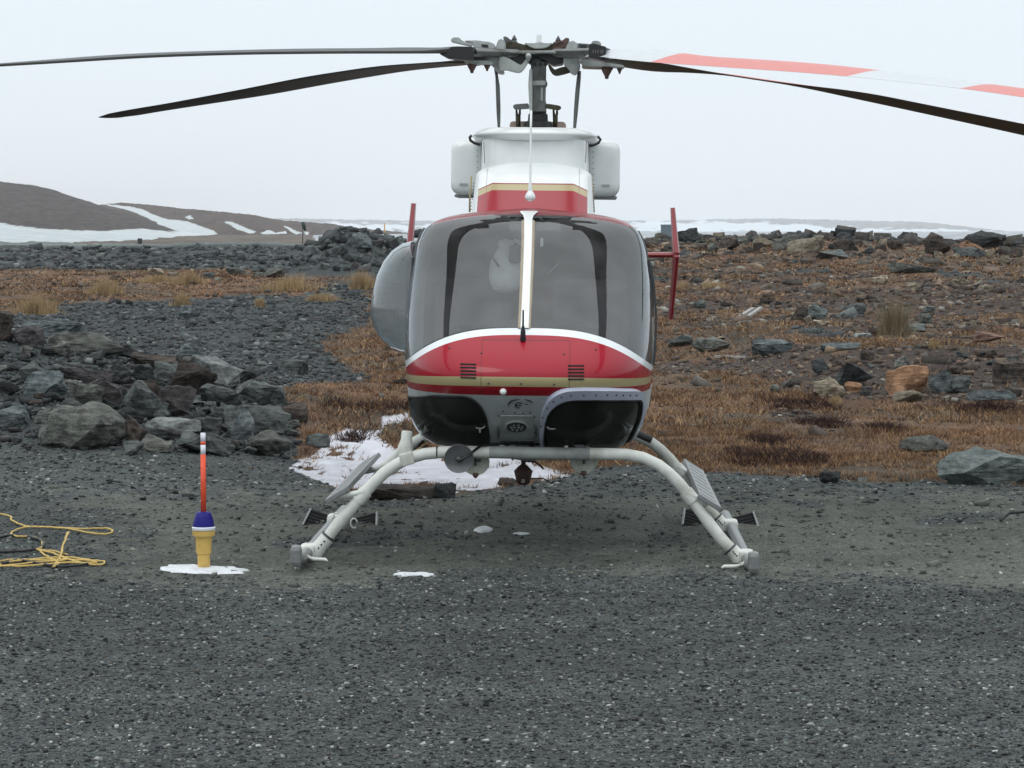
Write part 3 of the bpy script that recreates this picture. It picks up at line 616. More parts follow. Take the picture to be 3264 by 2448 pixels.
Z4(1145, 635, 1395, 722, 'tan', 'slab', label='flat pale tan stone below the orange rock')
Z4(1740, 628, 2170, 712, 'blue', 'slab', depthf=.3, label='long flat grey slab near the right edge of the bank')
Z4(750, 555, 895, 645, 'orange', 'block', label='small orange block beside the rounded tan boulder')
Z4(870, 590, 985, 670, 'plum', 'block', label='small purplish stone right of the small orange block')
Z4(490, 370, 625, 505, 'dark', 'block', label='black block in the left end of the soil bank')
Z4(1805, 148, 2075, 240, 'pink', 'wedge', label='pinkish red rock on top of the soil bank')
Z4(565, 238, 880, 300, 'blue', 'slab', depthf=.5, label='thin flat bluish slab at the crest of the soil bank')
Z4(-5, 195, 115, 335, 'dark', 'block', label='dark block left of the layered brown stones')
Z4(825, 160, 975, 205, 'pale', 'slab', label='thin pale slab below the dry bush')
Z4(1200, 1005, 1630, 1135, 'green', 'round', sink=.4, label='low greenish rock sunk in the grass behind the big boulder')
Z4(140, 575, 215, 645, 'green', 'round', label='small greenish stone at the left of the brown grass')
Z4(535, 1290, 710, 1385, 'dark', 'slab', label='dark flat stone on the gravel edge right of the helicopter')
Z4(860, 1335, 935, 1370, 'pale', 'block', label='small pale stone on the gravel edge')
Z4(1960, 395, 2270, 560, 'brown', 'block', sink=.3, label='dark brown earthy block in the bank at the right edge')
Z3_(1455, 328, 1725, 388, 'green', 'slab', label='long pale slab alone in the brown ground below the ridge')
Z3_(360, 742, 570, 825, 'green', 'round', label='pale rounded rock right of the helicopter door')
Z3_(225, 728, 365, 795, 'grey', 'slab', label='grey stone tucked left of the pale rounded rock')
Z3_(935, 222, 1005, 275, 'tan', 'wedge', label='small tan wedge in front of the wide tan ridge boulder')
Z3_(880, 190, 1095, 278, 'tan', 'block', label='wide tan boulder in the middle of the ridge')
Z3_(695, 190, 820, 240, 'tan', 'round', label='rounded tan boulder on the ridge left of the wide one')
Z3_(1665, 163, 1785, 282, 'brown', 'wedge', tilt=-.5, depthf=.4, label='dark pointed rock jutting up on the ridge at the right')
Z3_(1855, 200, 1985, 275, 'orange', 'wedge', label='orange yellow rock on the ridge near the right edge')
Z3_(1825, 243, 2015, 305, 'grey', 'slab', label='grey slab in front of the orange yellow ridge rock')
Z3_(1870, 150, 2120, 250, 'dark', 'round', sink=.3, label='dark rounded mound behind the orange yellow ridge rock')
Z3_(2068, 290, 2145, 345, 'tan', 'round', label='round cream stone near the right edge under the ridge')
Z3_(1805, 403, 1915, 462, 'tan', 'wedge', label='pointed cream stone on the brown slope at the right')
Z3_(1555, 438, 1645, 492, 'tan', 'slab', label='pair forming cream slab on the brown slope')
Z3_(1225, 555, 1335, 622, 'grey', 'block', label='square grey block left of the dry bush')
Z3_(1655, 568, 1715, 612, 'pale', 'block', label='small white stone right of the dry bush')
Z3_(1625, 608, 1705, 682, 'green', 'round', label='rounded mossy stone under the small white stone')
Z3_(1000, 560, 1120, 642, 'grey', 'slab', tilt=.4, label='tilted grey slab in the middle rubble right of the tail fin')
Z3_(910, 575, 1010, 660, 'brown', 'block', label='brown block beside the tilted grey slab')
Z3_(980, 622, 1032, 672, 'tan', 'block', label='small tan stump like stone in front of the brown block')
Z3_(1535, 668, 1665, 712, 'grey', 'slab', label='thin grey slab right of the dry bush foot')
Z3_(1265, 722, 1370, 752, 'pale', 'slab', label='thin whitish slab left of the dry bush foot')
Z3_(700, 760, 930, 845, 'blue', 'slab', label='layered blue grey stones right of the white plank')
Z3_(1510, 155, 1620, 215, 'dark', 'round', label='dark hump on the skyline left of the pointed rock')
Z3_(1060, 250, 1240, 310, 'grey', 'block', label='grey broken block under the ridge middle')
RGp = 'boulders along the stony ridge at the right'
def ridge_place(x, y):
    r = 'left part' if x < 2500 else 'middle' if x < 2850 else 'right part'
    return ('low on the stony ridge, %s' if y > 800 else 'on the stony ridge, %s') % r
region_rocks([(2060, 775), (2350, 775), (2600, 765), (2800, 772), (3264, 788), (3264, 830), (2900, 820), (2500, 815), (2060, 800)], 46, (30, 76), ['brown', 'brown', 'grey', 'tan', 'brown', 'green', 'dark'], ['block', 'wedge', 'round', 'block'], ridge_place, RGp, (.45, .8), .3, 300)
TG = 'stones lying on the brown slope at the right'
region_rocks([(2080, 850), (3264, 850), (3264, 1060), (2900, 1070), (2200, 1090), (2080, 1080)], 20, (26, 58), ['tan', 'tan', 'brown', 'grey', 'green', 'brown'], ['slab', 'slab', 'block', 'wedge'], lambda x, y: 'on the brown slope ' + ('beside the tail fin' if x < 2420 else 'left of the bush' if x < 2850 else 'at the right edge'), TG, (.3, .55), .2, 400)
BG = 'stones in the soil bank at the right'
region_rocks([(2560, 1150), (3264, 1110), (3264, 1250), (2900, 1260), (2500, 1240)], 15, (26, 56), ['dark', 'tan', 'brown', 'green', 'grey'], ['block', 'slab', 'wedge'], lambda x, y: 'in the soil bank ' + ('left end' if x < 2750 else 'near the orange rock' if x < 3000 else 'at the right edge'), BG, (.4, .7), .3, 500)
HG = 'stones of the dark heap behind the helicopter'
region_rocks([(930, 850), (985, 800), (1050, 772), (1180, 775), (1330, 790), (1330, 850), (1100, 870)], 34, (34, 84), ['dark', 'grey', 'dark', 'plum', 'blue'], ['block', 'wedge', 'slab'], lambda x, y: ('at the foot of' if y > 825 else 'high on') + ' the far dark heap, ' + ('left half' if x < 1090 else 'right half'), HG, (.45, .85), .5, 600)
put_rock(1325, 755, 62, 26, 'dark', 'round', label='dark rounded hump on the skyline beside the left tail fin')
EG = 'pale stones in the grass below the embankment'
region_rocks([(380, 880), (950, 850), (900, 900), (500, 925)], 7, (26, 70), ['tan', 'grey', 'green'], ['slab', 'block'], 'below the road bank', EG, (.3, .5), .1, 700)
# labels: what looks alike is told apart by its order
ordn = ['first', 'second', 'third', 'fourth', 'fifth', 'sixth', 'seventh', 'eighth', 'ninth', 'tenth', 'eleventh', 'twelfth']
by = {}
for r in ROCKS:
    if r['label']: tag(r['o'], r['label'], 'boulder' if r['desc'][2] == 'boulder' else 'rock', r['group'] or None); continue
    by.setdefault((r['desc'], r['place']), []).append(r)
for (d, pl), L_ in by.items():
    L_.sort(key=lambda r: r['px'])
    for i, r in enumerate(L_):
        base = '%s %s %s %s' % (*d, pl) if d[1] != 'pinkish red' else 'pink %s %s' % (d[2], pl)
        if len(L_) == 2: base += (', left of two', ', right of two')[i]
        elif len(L_) > 2: base += ', ' + (ordn[i] if i < 12 else 'last') + ' from left'
        tag(r['o'], base, 'rock', r['group'])
# dry bush and straw tufts
def tuft(name, px, row, wpx, hpx, n, pal, label, group=None, cat='grass tuft'):
    p = ground_hit(px, row); s = FPX / p.y; w_, h_ = wpx / s, hpx / s
    X = rng.normal(0, w_ * .24, n); Y = rng.normal(0, w_ * .15, n); Z = terrain(X + p.x, Y + p.y) - p.z
    fall = np.exp(-(X / (w_ * .4)) ** 2)
    V, F, Cl = grass(X, Y, Z, h_ * (.35 + .65 * fall), .0018 * p.y / 20, 14, pal, np.full(n, w_ * .05), .25)
    o = merged(name, V, F, Cl, GRM, kind=None, label=label, cat=cat); o.location = p; 
    if group: o['group'] = group
straw = [(.34, .25, .14), (.39, .29, .17), (.28, .20, .115)]
tuft('dry_bush', 2850, 1075, 95, 130, 90, [(.19, .155, .10), (.24, .20, .13), (.15, .12, .08)], 'tall straw coloured dead bush standing in the stony slope at the right', cat='bush')
TGp = 'straw grass tufts at the left'
for i, (px, row, w_, h_, lb) in enumerate([(115, 1003, 150, 72, 'big straw tuft nearest the left edge'), (340, 940, 120, 55, 'wide straw tuft behind the rubble flat, left of middle'), (600, 905, 110, 42, 'straw tuft under the pale stones of the road bank'),
     (582, 978, 50, 45, 'small straw tuft on the rubble flat edge'), (828, 980, 26, 30, 'smallest straw tuft alone on the rubble'), (930, 925, 190, 50, 'long straw clump right of middle below the heap'), (1150, 925, 80, 66, 'pale straw tuft close to the bubble window'), (500, 900, 120, 26, 'low straw clump between the wide tufts'), (1030, 960, 120, 30, 'low straw clump in front of the dark heap')]):
    tuft('grass_tuft', px, row, w_, h_, 70, straw, lb, TGp)
for i, (px, row, w_, h_) in enumerate([(2280, 915, 110, 26), (2180, 925, 60, 30), (2660, 1290, 40, 30), (2980, 1110, 40, 30)]):
    tuft('grass_tuft', px, row, w_, h_, 30, straw, ['yellow grass clump just right of the tail fin on stony ground', 'yellow grass clump against the tail fin', 'short yellow tuft below the soil bank', 'short yellow tuft on the soil bank crest'][i], 'yellow grass clumps at the right')
# ================================================================== SMALL THINGS ON THE GROUND
white_paint = mat('white_paint', (.74, .76, .75), .35, var=.05, coat=.4, dirt=(.5, .5, .47))
snowm = mat('old_snow', (.66, .69, .73), .7, var=.12, bump=.6, scale=30, dirt=(.42, .45, .46))
def snow_patch(label, pts, th=.02):
    P3 = [ground_hit(*p) for p in pts]; c = sum(P3, Vector()) / len(P3); n = 44
    V = []; F = []
    # walk round the outline, ragged, with a thin raised middle
    def outl(t):
        k = len(P3); i = int(t * k) % k; f = t * k - int(t * k); return P3[i].lerp(P3[(i + 1) % k], f)
    rings = [(1.0, -.006), (.93, th * .5), (.7, th * .85), (.35, th)]
    for s_, hh in rings:
        for j in range(n):
            q = outl(j / n); rr = s_ * (1 + .10 * math.sin(j * 2.7) * math.sin(j * 5.1 + 1) * (s_ > .6)); p = c + (q - c) * rr; V.append((p.x, p.y, float(terrain(p.x, p.y)) + hh))
    V.append((c.x, c.y, float(terrain(c.x, c.y)) + th))
    for i in range(len(rings) - 1):
        for j in range(n): F.append((i * n + j, i * n + (j + 1) % n, (i + 1) * n + (j + 1) % n, (i + 1) * n + j))
    for j in range(n): F.append((3 * n + j, 3 * n + (j + 1) % n, 4 * n))
    o = mobj('snow_patch', V, F, snowm, smooth=True); tag(o, label, 'snow patch')
snow_patch('thin ragged white ice sheet around the base of the yellow marker light', [(503, 1815), (530, 1803), (600, 1800), (660, 1806), (740, 1808), (798, 1817), (770, 1829), (690, 1831), (600, 1828), (540, 1824)], .012)
snow_patch('small ragged white ice scrap on the gravel in front of the helicopter', [(1250, 1833), (1270, 1827), (1320, 1829), (1352, 1826), (1388, 1832), (1360, 1839), (1320, 1835), (1280, 1840)], .012)
snow_patch('rounded remnant of melting snow on the packed gravel beneath the belly', [(1508, 1692), (1525, 1683), (1550, 1681), (1572, 1688), (1560, 1697), (1530, 1699)], .018)
snow_patch('thin sliver of snow right of the melting one beneath the belly', [(1634, 1702), (1650, 1699), (1690, 1702), (1660, 1706)], .01)
# marker light
p = ground_hit(650, 1813); s_ = FPX / p.y; mk = empty('marker_light', p)
tag(mk, 'yellow runway marker light with dark blue lens and orange white banded rod', 'marker light')
yel = mat('marker_yellow', (.56, .37, .10), .5, var=.10, dirt=(.30, .20, .08), scale=25); blu = mat('cobalt_glass', (.008, .006, .16), .45, spec=.25); org = mat('rod_orange', (.78, .085, .03), .5); rodw = mat('rod_white', (.72, .74, .8), .45); drk = mat('dark_metal', (.03, .032, .035), .5)
u = lambda v: v / s_
v, f = lathe([(u(20), -.02), (u(20), u(48)), (u(24), u(50)), (u(25), u(56)), (u(26), u(98)), (u(27), u(103)), (u(36), u(108)), (u(37), u(122)), (u(31), u(124))]); mobj('base', v, f, yel, mk, True, angle=35)
v, f = lathe([(u(31), u(124)), (u(36), u(126)), (u(38), u(134)), (u(34), u(137))]); mobj('collar', v, f, rodw, mk, True, angle=35)
v, f = lathe([(u(35), u(137)), (u(33), u(150)), (u(28), u(168)), (u(23), u(181)), (u(17), u(184)), (u(4), u(185))]); mobj('lens', v, f, blu, mk, True, angle=50)
v, f = box((0, -u(30), u(130)), (u(14), u(8), u(8)), bev=.002); mobj('latch', v, f, drk, mk)
v, f = tube([(0, 0, u(183)), (0, 0, u(368))], u(8.5), 10); mobj('rod', v, f, org, mk, True)
for a, b, m_ in ((368, 399, rodw), (399, 409, org), (409, 437, rodw)):
    v, f = tube([(0, 0, u(a)), (0, 0, u(b))], u(8.2), 10); mobj('rod_band', v, f, m_, mk, True)
# ropes
def rope(name, pts, rad, m_, label, cat='rope', lift=0.012, wob=.012, loc=True):
    P3 = []
    for i, q in enumerate(pts):
        g = ground_hit(q[0], q[1]); 
        if len(q) > 2: g = g + Vector((0, 0, q[2]))
        P3.append(g)
    # Catmull-Rom
    out_ = []
    for i in range(len(P3) - 1):
        p0, p1, p2, p3 = P3[max(i - 1, 0)], P3[i], P3[i + 1], P3[min(i + 2, len(P3) - 1)]
        for k in range(6):
            t = k / 6; q = .5 * ((2 * p1) + (p2 - p0) * t + (2 * p0 - 5 * p1 + 4 * p2 - p3) * t * t + (3 * p1 - p0 - 3 * p2 + p3) * t ** 3)
            out_.append(q + Vector((random.uniform(-wob, wob) * .3, random.uniform(-wob, wob), lift)))
    out_.append(P3[-1] + Vector((0, 0, lift)))
    v, f = tube(out_, rad, 6); o = mobj(name, v, f, m_, smooth=True); tag(o, label, cat, 'loose ropes at the left edge'); return o
ropem = mat('yellow_rope', (.52, .37, .12), .8, var=.25, scale=60); cab = mat('black_rubber', (.02, .02, .022), .6)
rope('rope', [(-120, 1630), (-20, 1640), (30, 1650), (38, 1664), (62, 1676), (90, 1684), (160, 1686), (210, 1690), (260, 1700), (330, 1709), (357, 1703), (356, 1694), (330, 1690), (260, 1692), (180, 1688), (100, 1685), (60, 1692), (36, 1706), (60, 1716), (110, 1718), (135, 1734), (132, 1750), (120, 1758), (170, 1764), (215, 1775)], .0058, ropem, 'yellow rope in a long loop, farther of the tangles at the left edge')
rope('rope', [(-140, 1795), (-20, 1797), (40, 1790), (120, 1792), (200, 1790), (300, 1794), (332, 1797), (325, 1806), (280, 1804), (220, 1790), (195, 1776), (205, 1752, .03), (218, 1735, .06), (205, 1760, .04), (190, 1785), (170, 1812), (185, 1800), (150, 1780), (125, 1760), (160, 1768), (215, 1790), (120, 1798), (60, 1806), (-20, 1812), (30, 1798), (140, 1786), (230, 1784), (310, 1800), (200, 1801), (60, 1812), (-60, 1803)], .0058, ropem, 'yellow rope in a messy bunched tangle, nearer of the two at the left edge')
rope('cable', [(-120, 1745), (-40, 1728), (20, 1714), (80, 1714), (125, 1726), (138, 1742), (115, 1756), (60, 1763), (0, 1765), (-80, 1768)], .009, cab, 'black cable lying in a loop between the yellow rope tangles', 'cable')
rope('cable', [(-120, 1820), (-20, 1808), (40, 1795), (60, 1790), (120, 1802), (200, 1812), (285, 1804)], .008, cab, 'black cable running under the nearer yellow rope tangle', 'cable')
v, f = tube([ground_hit(3190, 1668) + Vector((0, 0, .02)), ground_hit(3215, 1655) + Vector((0, 0, .04)), ground_hit(3275, 1655) + Vector((0, 0, .05)), ground_hit(3330, 1662) + Vector((0, 0, .03))], .011, 8); o = mobj('hose', v, f, cab, smooth=True); tag(o, 'short black hose end on the gravel at the right edge', 'hose')
# planks
plank = mat('weathered_plank', (.27, .265, .25), .8, var=.2)
for (a, b, th, lb) in [((2285, 1142), (2382, 1145), .035, 'weathered white plank lying in brown grass right of the helicopter door'), ((2352, 1010), (2400, 998), .05, 'grey white board lying on the slope, lower of the crossed boards'), ((2375, 1012), (2425, 996), .05, 'grey white board resting beside its twin on the slope')]:
    A, B = ground_hit(*a), ground_hit(*b); L2 = (B - A).length; c_ = (A + B) / 2
    v, f = box((0, 0, th * .6), (L2, .07, th), bev=.006); o = mobj('plank', v, f, plank, loc=c_); o.rotation_euler = (0, -.03, math.atan2(B.y - A.y, B.x - A.x)); tag(o, lb, 'plank')
# far things
g_ = ground_hit(2235, 800); D_ = 115.0; cz = at(2235, 752, D_); s2 = FPX / D_
sh = empty('shed', (cz.x, D_ + 25, 0)); tag(sh, 'small flat roofed grey metal shed on the skyline beside the tail fin', 'shed')
D2 = D_ + 25; s2 = FPX / D2; zt_ = at(2235, 719, D2).z; wd = 39 / s2; shm = mat('shed_metal', (.13, .17, .20), .6); shr = mat('shed_roof', (.22, .27, .30), .5)
v, f = box((0, wd * .4, zt_ / 2), (wd, wd * .8, zt_), bev=.02); mobj('wall', v, f, shm, sh)
v, f = box((0, wd * .4, zt_ + .03), (wd * 1.06, wd * .86, .06), bev=.01); mobj('roof', v, f, shr, sh)
v, f = box((-wd * .1, -.02, zt_ * .4), (wd * .35, .04, zt_ * .75), bev=.01); mobj('door', v, f, shr, sh)
def pole(px, r0, r1, Y, rad, m_, name, label, cat, top=None):
    a, b = at(px, r0, Y), at(px, r1, Y); gz = float(terrain(a.x, Y)); e_ = empty(name, (a.x, Y, gz)); tag(e_, label, cat)
    v, f = tube([(0, 0, -.2), (0, 0, b.z - gz)], rad, 8); mobj('pole', v, f, m_, e_, True)
    return e_, b.z - gz
gn = mat('windsock_dark', (.03, .045, .04), .8); ye = mat('cone_orange', (.5, .25, .05), .7)
e_, h_ = pole(965, 780, 708, 140, .025, drk, 'windsock', 'dark limp windsock on a thin pole by the far road', 'windsock')
v, f = tube([(-.02, 0, h_), (.06, 0, h_ - .18), (.13, 0, h_ - .45)], [.08, .11, .05], 8); mobj('sock', v, f, gn, e_, True)
e_, h_ = pole(1226, 742, 712, 140, .03, ye, 'marker_pole', 'tiny orange pole on the skyline left of the tail fin', 'marker pole')
v, f = lathe([(.22, 0), (.16, .2), (.04, .35)], (0, 0, h_ * .25), n=10); mobj('cone', v, f, ye, e_)
e_, h_ = pole(446, 790, 768, 128, .04, drk, 'road_marker', 'small black marker post in front of the snow by the road', 'marker post')
v, f = box((0, 0, h_), (.22, .12, .25), bev=.02); mobj('head', v, f, drk, e_)
# ================================================================== HELICOPTER
HR = empty('helicopter', (0.055, 14.0, 0.0)); HR.rotation_euler = (0, math.radians(0.6), math.radians(-1.6))
HM = Matrix.Translation((0.055, 14.0, 0)) @ Euler((0, math.radians(0.6), math.radians(-1.6))).to_matrix().to_4x4(); HI = HM.inverted()
tag(HR, 'red, white and gold helicopter on white high skids, facing the camera', 'helicopter')
def Lp(px, row, yl):
    o = HI @ Vector((0, 0, HC)); d = (HI.to_3x3() @ ray(px, row)); t = (yl - o.y) / d.y; return o + d * t
WT = [(.50, .05), (.53, .30), (.56, .45), (.625, .58), (.70, .645), (.79, .686), (.85, .697), (.975, .708), (1.104, .714), (1.344, .71), (1.529, .698), (1.658, .68), (1.75, .663), (1.842, .625), (1.87, .59), (1.898, .545), (1.925, .47), (1.944, .36), (1.957, .20), (1.965, .04)]
YT = [(.50, 1.2), (.56, .95), (.60, .82), (.65, .66), (.75, .46), (.85, .32), (.94, .215), (.985, .155), (1.05, .135), (1.15, .22), (1.30, .43), (1.5, .69), (1.7, .95), (1.85, 1.15), (1.94, 1.32), (1.965, 1.45)]
_G = np.linspace(.5, 1.965, 587)
def _smooth(T, s):
    y = np.interp(_G, [a for a, b in T], [b for a, b in T]); k = np.exp(-.5 * (np.arange(-60, 61) / s) ** 2); k /= k.sum()
    return np.convolve(np.concatenate([2 * y[0] - y[60:0:-1], y, 2 * y[-1] - y[-2:-62:-1]]), k, 'same')[60:-60]
_TW, _TY = _smooth(WT, 9), _smooth(YT, 20)
def itp(T, z):
    return float(np.interp(z, _G, _TW if T is WT else _TY))
def Wf(z): return itp(WT, z)
def Ff(x, z):
    u_ = min(abs(x) / Wf(z), 1.0); yc = itp(YT, z)
    p_ = 2.5 + .72 * math.exp(-((z - 1.2) / .42) ** 2); return yc + (1.5 - yc) * (1 - (1 - u_ ** p_) ** (1 / p_))
def zbot(u_): return 1.30 - .233 * abs(u_) ** 3.0
def ztop(u_): return 1.925 - .075 * abs(u_) ** 4
def onskin(px, row):
    y = 0.6
    for _ in range(30):
        q = Lp(px, row, y); y = .6 * y + .4 * Ff(q.x, min(max(q.z, .5), 1.96))
    return Lp(px, row, y)
def skin_normal(x, z):
    e_ = .004; dx = (Ff(x + e_, z) - Ff(x - e_, z)) / (2 * e_); dz = (Ff(x, z + e_) - Ff(x, z - e_)) / (2 * e_)
    n_ = Vector((dx, -1, dz)); return n_.normalized()
# --- paint
def paint_mat(name):
    m, nt, b = new_mat(name); N = nt.nodes.new; L = nt.links.new
    tc = N('ShaderNodeTexCoord'); sp = N('ShaderNodeSeparateXYZ'); L(tc.outputs['Object'], sp.inputs[0])
    def M(op, a, b_=None, c=None, clamp=False):
        q = N('ShaderNodeMath'); q.operation = op; q.use_clamp = clamp
        for i, v in enumerate((a, b_, c)):
            if v is None: continue
            if isinstance(v, (int, float)): q.inputs[i].default_value = v
            else: L(v, q.inputs[i])
        return q.outputs[0]
    X, Y, Z = sp.outputs
    ax = M('ABSOLUTE', X); u_ = M('DIVIDE', ax, .714); u3 = M('POWER', u_, 3.0)
    zb_ = M('MULTIPLY_ADD', u3, -.233, 1.30)
    def below(a, b_): return M('LESS_THAN', a, b_)
    def mix(f, a, b_):
        q = N('ShaderNodeMix'); q.data_type = 'RGBA'; L(f, q.inputs[0])
        for i, v in ((6, a), (7, b_)):
            if isinstance(v, tuple): q.inputs[i].default_value = (*v, 1)
            else: L(v, q.inputs[i])
        return q.outputs[2]
    RED, GOLD, WHITE = (.26, .004, .012), (.37, .315, .17), (.70, .74, .76)
    # red with fine mottling of drizzle
    nz = N('ShaderNodeTexNoise'); nz.inputs['Scale'].default_value = 160; nz.inputs['Detail'].default_value = 2; L(tc.outputs['Object'], nz.inputs[0])
    # mask of two painted blade reflections; its mix colours are equal, so none show
    zr = M('MULTIPLY_ADD', ax, 1.0, -.405); r0 = M('SUBTRACT', Z, 1.09); arc = M('MULTIPLY', M('MULTIPLY', r0, r0), 5.5)
    dd = M('ABSOLUTE', M('SUBTRACT', M('ADD', zr, arc), .01)); n2 = N('ShaderNodeTexNoise'); n2.inputs['Scale'].default_value = 28; L(tc.outputs['Object'], n2.inputs[0])
    wd = M('MULTIPLY_ADD', n2.outputs[0], .03, .0); streak = M('MULTIPLY', below(dd, wd), M('MULTIPLY', M('GREATER_THAN', Z, 1.03), below(Y, 1.2)))
    base = mix(streak, (.31, .005, .018), (.31, .005, .018))
    c = mix(below(Z, M('MULTIPLY_ADD', u3, -.03, 1.046)), base, GOLD)
    c = mix(below(Z, M('MULTIPLY_ADD', u3, -.015, .993)), c, RED)
    c = mix(below(Z, .942), c, (.50, .53, .54)); c = mix(M('MULTIPLY', M('GREATER_THAN', Y, 1.49), M('GREATER_THAN', Z, 1.08)), c, (.15, .155, .16))
    wb = M('MULTIPLY', M('GREATER_THAN', Z, M('SUBTRACT', zb_, .036)), below(Z, 1.33)); c = mix(wb, c, WHITE)
    # hatch seams
    s1 = M('MULTIPLY', below(M('ABSOLUTE', M('SUBTRACT', ax, .238)), .0018), M('MULTIPLY', below(Z, 1.235), M('GREATER_THAN', Z, .942)))
    s2 = M('MULTIPLY', below(M('ABSOLUTE', M('SUBTRACT', Z, 1.237)), .0022), below(ax, .238)); s3 = M('MAXIMUM', s1, s2)
    c = mix(M('MULTIPLY', s3, .75), c, (.05, .005, .008))
    L(c, b.inputs['Base Color']); b.inputs['Roughness'].default_value = .25; b.inputs['Coat Weight'].default_value = .35; b.inputs['Specular IOR Level'].default_value = .2; b.inputs['Coat Roughness'].default_value = .12
    mr = N('ShaderNodeMapRange'); mr.inputs[3].default_value = .06; mr.inputs[4].default_value = .06; L(streak, mr.inputs[0]); L(mr.outputs[0], b.inputs['Coat Roughness'])
    return m
PAINT = paint_mat('livery_paint')
redp = mat('red_paint', (.20, .008, .014), .35, coat=.35, var=.12); goldp = mat('gold_paint', (.40, .335, .17), .35, coat=.6, var=.06)
whp = mat('white_gloss', (.76, .79, .79), .28, coat=.7, var=.04, dirt=(.60, .62, .60), scale=6); gryw = mat('grey_white_panel', (.40, .43, .44), .4, var=.12, dirt=(.26, .28, .28), scale=9)
blk = mat('black_rubber_seal', (.012, .012, .013), .55, var=.2); dgry = mat('dark_grey_metal', (.06, .063, .066), .45, metal=.3, var=.2); lgry = mat('light_grey_metal', (.36, .385, .37), .42, metal=.25, var=.16, dirt=(.16, .16, .14), scale=22)
mgry = mat('mid_grey_metal', (.13, .14, .135), .45, metal=.3, var=.2, dirt=(.06, .06, .05), scale=25); blackp = mat('black_paint', (.008, .008, .009), .35, var=.2)
olive = mat('oily_metal', (.05, .042, .022), .5, metal=.3, var=.35, scale=30); brn = mat('rusty_bolt', (.10, .055, .045), .55, var=.3); beige = mat('beige_cowling', (.42, .32, .27), .6, var=.1)
lav = mat('lavender_primer', (.42, .45, .56), .4, coat=.3, var=.07, dirt=(.33, .35, .42), scale=8); skidm = mat('skid_white', (.60, .62, .58), .45, var=.10, dirt=(.34, .34, .29), scale=16)
alu = mat('worn_aluminium', (.22, .23, .23), .45, metal=.5, var=.2, scale=30); tan = mat('tan_seal', (.30, .25, .18), .6)
GL = glass_mat('windscreen_glass', (.78, .80, .81), .10, (.27, .265, .27), .02, .7, 1.66)
GL2 = glass_mat('chin_glass', (.15, .155, .15), .08, (.20, .20, .19), .07, .6, 1.14)
GL3 = glass_mat('bubble_glass', (.72, .76, .78), .28, (.46, .50, .52), .07, .15, 1.7)
# --- surface sheets given as (u,v)->point, with thickness
def sheet(name, fn, nu, nv, m, off=0.0, th=0.004, parent=HR, smooth=True, keep=None):
    pts = [[None] * (nu + 1) for _ in range(nv + 1)]
    for j in range(nv + 1):
        for i in range(nu + 1): pts[j][i] = Vector(fn(i / nu, j / nv))
    V, F = [], []; n_ = (nu + 1) * (nv + 1)
    for j in range(nv + 1):
        for i in range(nu + 1):
            q = pts[j][i]; V.append(q)
    Nn = []
    for j in range(nv + 1):
        for i in range(nu + 1):
            a = pts[j][min(i + 1, nu)] - pts[j][max(i - 1, 0)]; b = pts[min(j + 1, nv)][i] - pts[max(j - 1, 0)][i]; nn = a.cross(b)
            Nn.append(nn.normalized() if nn.length > 1e-12 else Vector((0, -1, 0)))
    W = [V[k] + Nn[k] * (off) for k in range(n_)] + [V[k] + Nn[k] * (off - th) for k in range(n_)]
    for j in range(nv):
        for i in range(nu):
            a, b, c, d = j * (nu + 1) + i, j * (nu + 1) + i + 1, (j + 1) * (nu + 1) + i + 1, (j + 1) * (nu + 1) + i
            if keep and not keep((V[a] + V[c]) / 2): continue
            F.append((a, b, c, d)); F.append((d + n_, c + n_, b + n_, a + n_))
    # rim
    from collections import Counter
    cnt = {}
    for q in F[::2]:
        for k in range(4):
            e_ = (q[k], q[(k + 1) % 4]); cnt[e_] = 1
    for e_ in list(cnt):
        if (e_[1], e_[0]) not in cnt: F.append((e_[1], e_[0], e_[0] + n_, e_[1] + n_))
    me = bpy.data.meshes.new(name); me.from_pydata([tuple(p) for p in W], [], F); me.materials.append(m)
    bm = bmesh.new(); bm.from_mesh(me); bmesh.ops.delete(bm, geom=[v for v in bm.verts if not v.link_faces], context='VERTS')
    bmesh.ops.remove_doubles(bm, verts=bm.verts, dist=1e-6)
    for f in bm.faces: f.smooth = smooth
    for e_ in bm.edges:
        if len(e_.link_faces) == 2 and e_.calc_face_angle(0) > math.radians(50): e_.smooth = False
    bm.to_mesh(me); bm.free(); return link(name, me, parent)
def skinpt(u_, z):
    x = u_ * Wf(z); return (x, Ff(x, z), z)
# pane outlines as measured, laid on the skin
LP_ = [(1303,1261),(1380,1260),(1478,1262),(1500,1268),(1520,1282),(1534,1298),(1545,1318),(1552,1340),(1557,1370),(1560,1400),(1561,1424),(1520,1428),(1460,1424),(1400,1410),(1350,1390),(1328,1366),(1316,1340),(1306,1300)]
RP_ = [(1736,1424),(1733,1400),(1734,1370),(1738,1340),(1745,1316),(1758,1298),(1778,1282),(1800,1272),(1830,1268),(1900,1268),(1980,1270),(2031,1272),(2038,1282),(2036,1310),(2030,1336),(2020,1360),(2004,1392),(1985,1412),(1960,1423),(1930,1426),(1850,1426)]
RO_ = [(1722,1425),(1718,1395),(1718,1363),(1721,1330),(1728,1300),(1742,1270),(1760,1252),(1782,1240),(1807,1234),(1860,1232),(1940,1233),(2018,1236),(2034,1240),(2044,1256),(2049,1284),(2046,1314),(2039,1342),(2028,1366),(2012,1398),(1990,1420),(1962,1432),(1930,1436),(1850,1435)]
def to3(poly): return [onskin(*p) for p in poly]
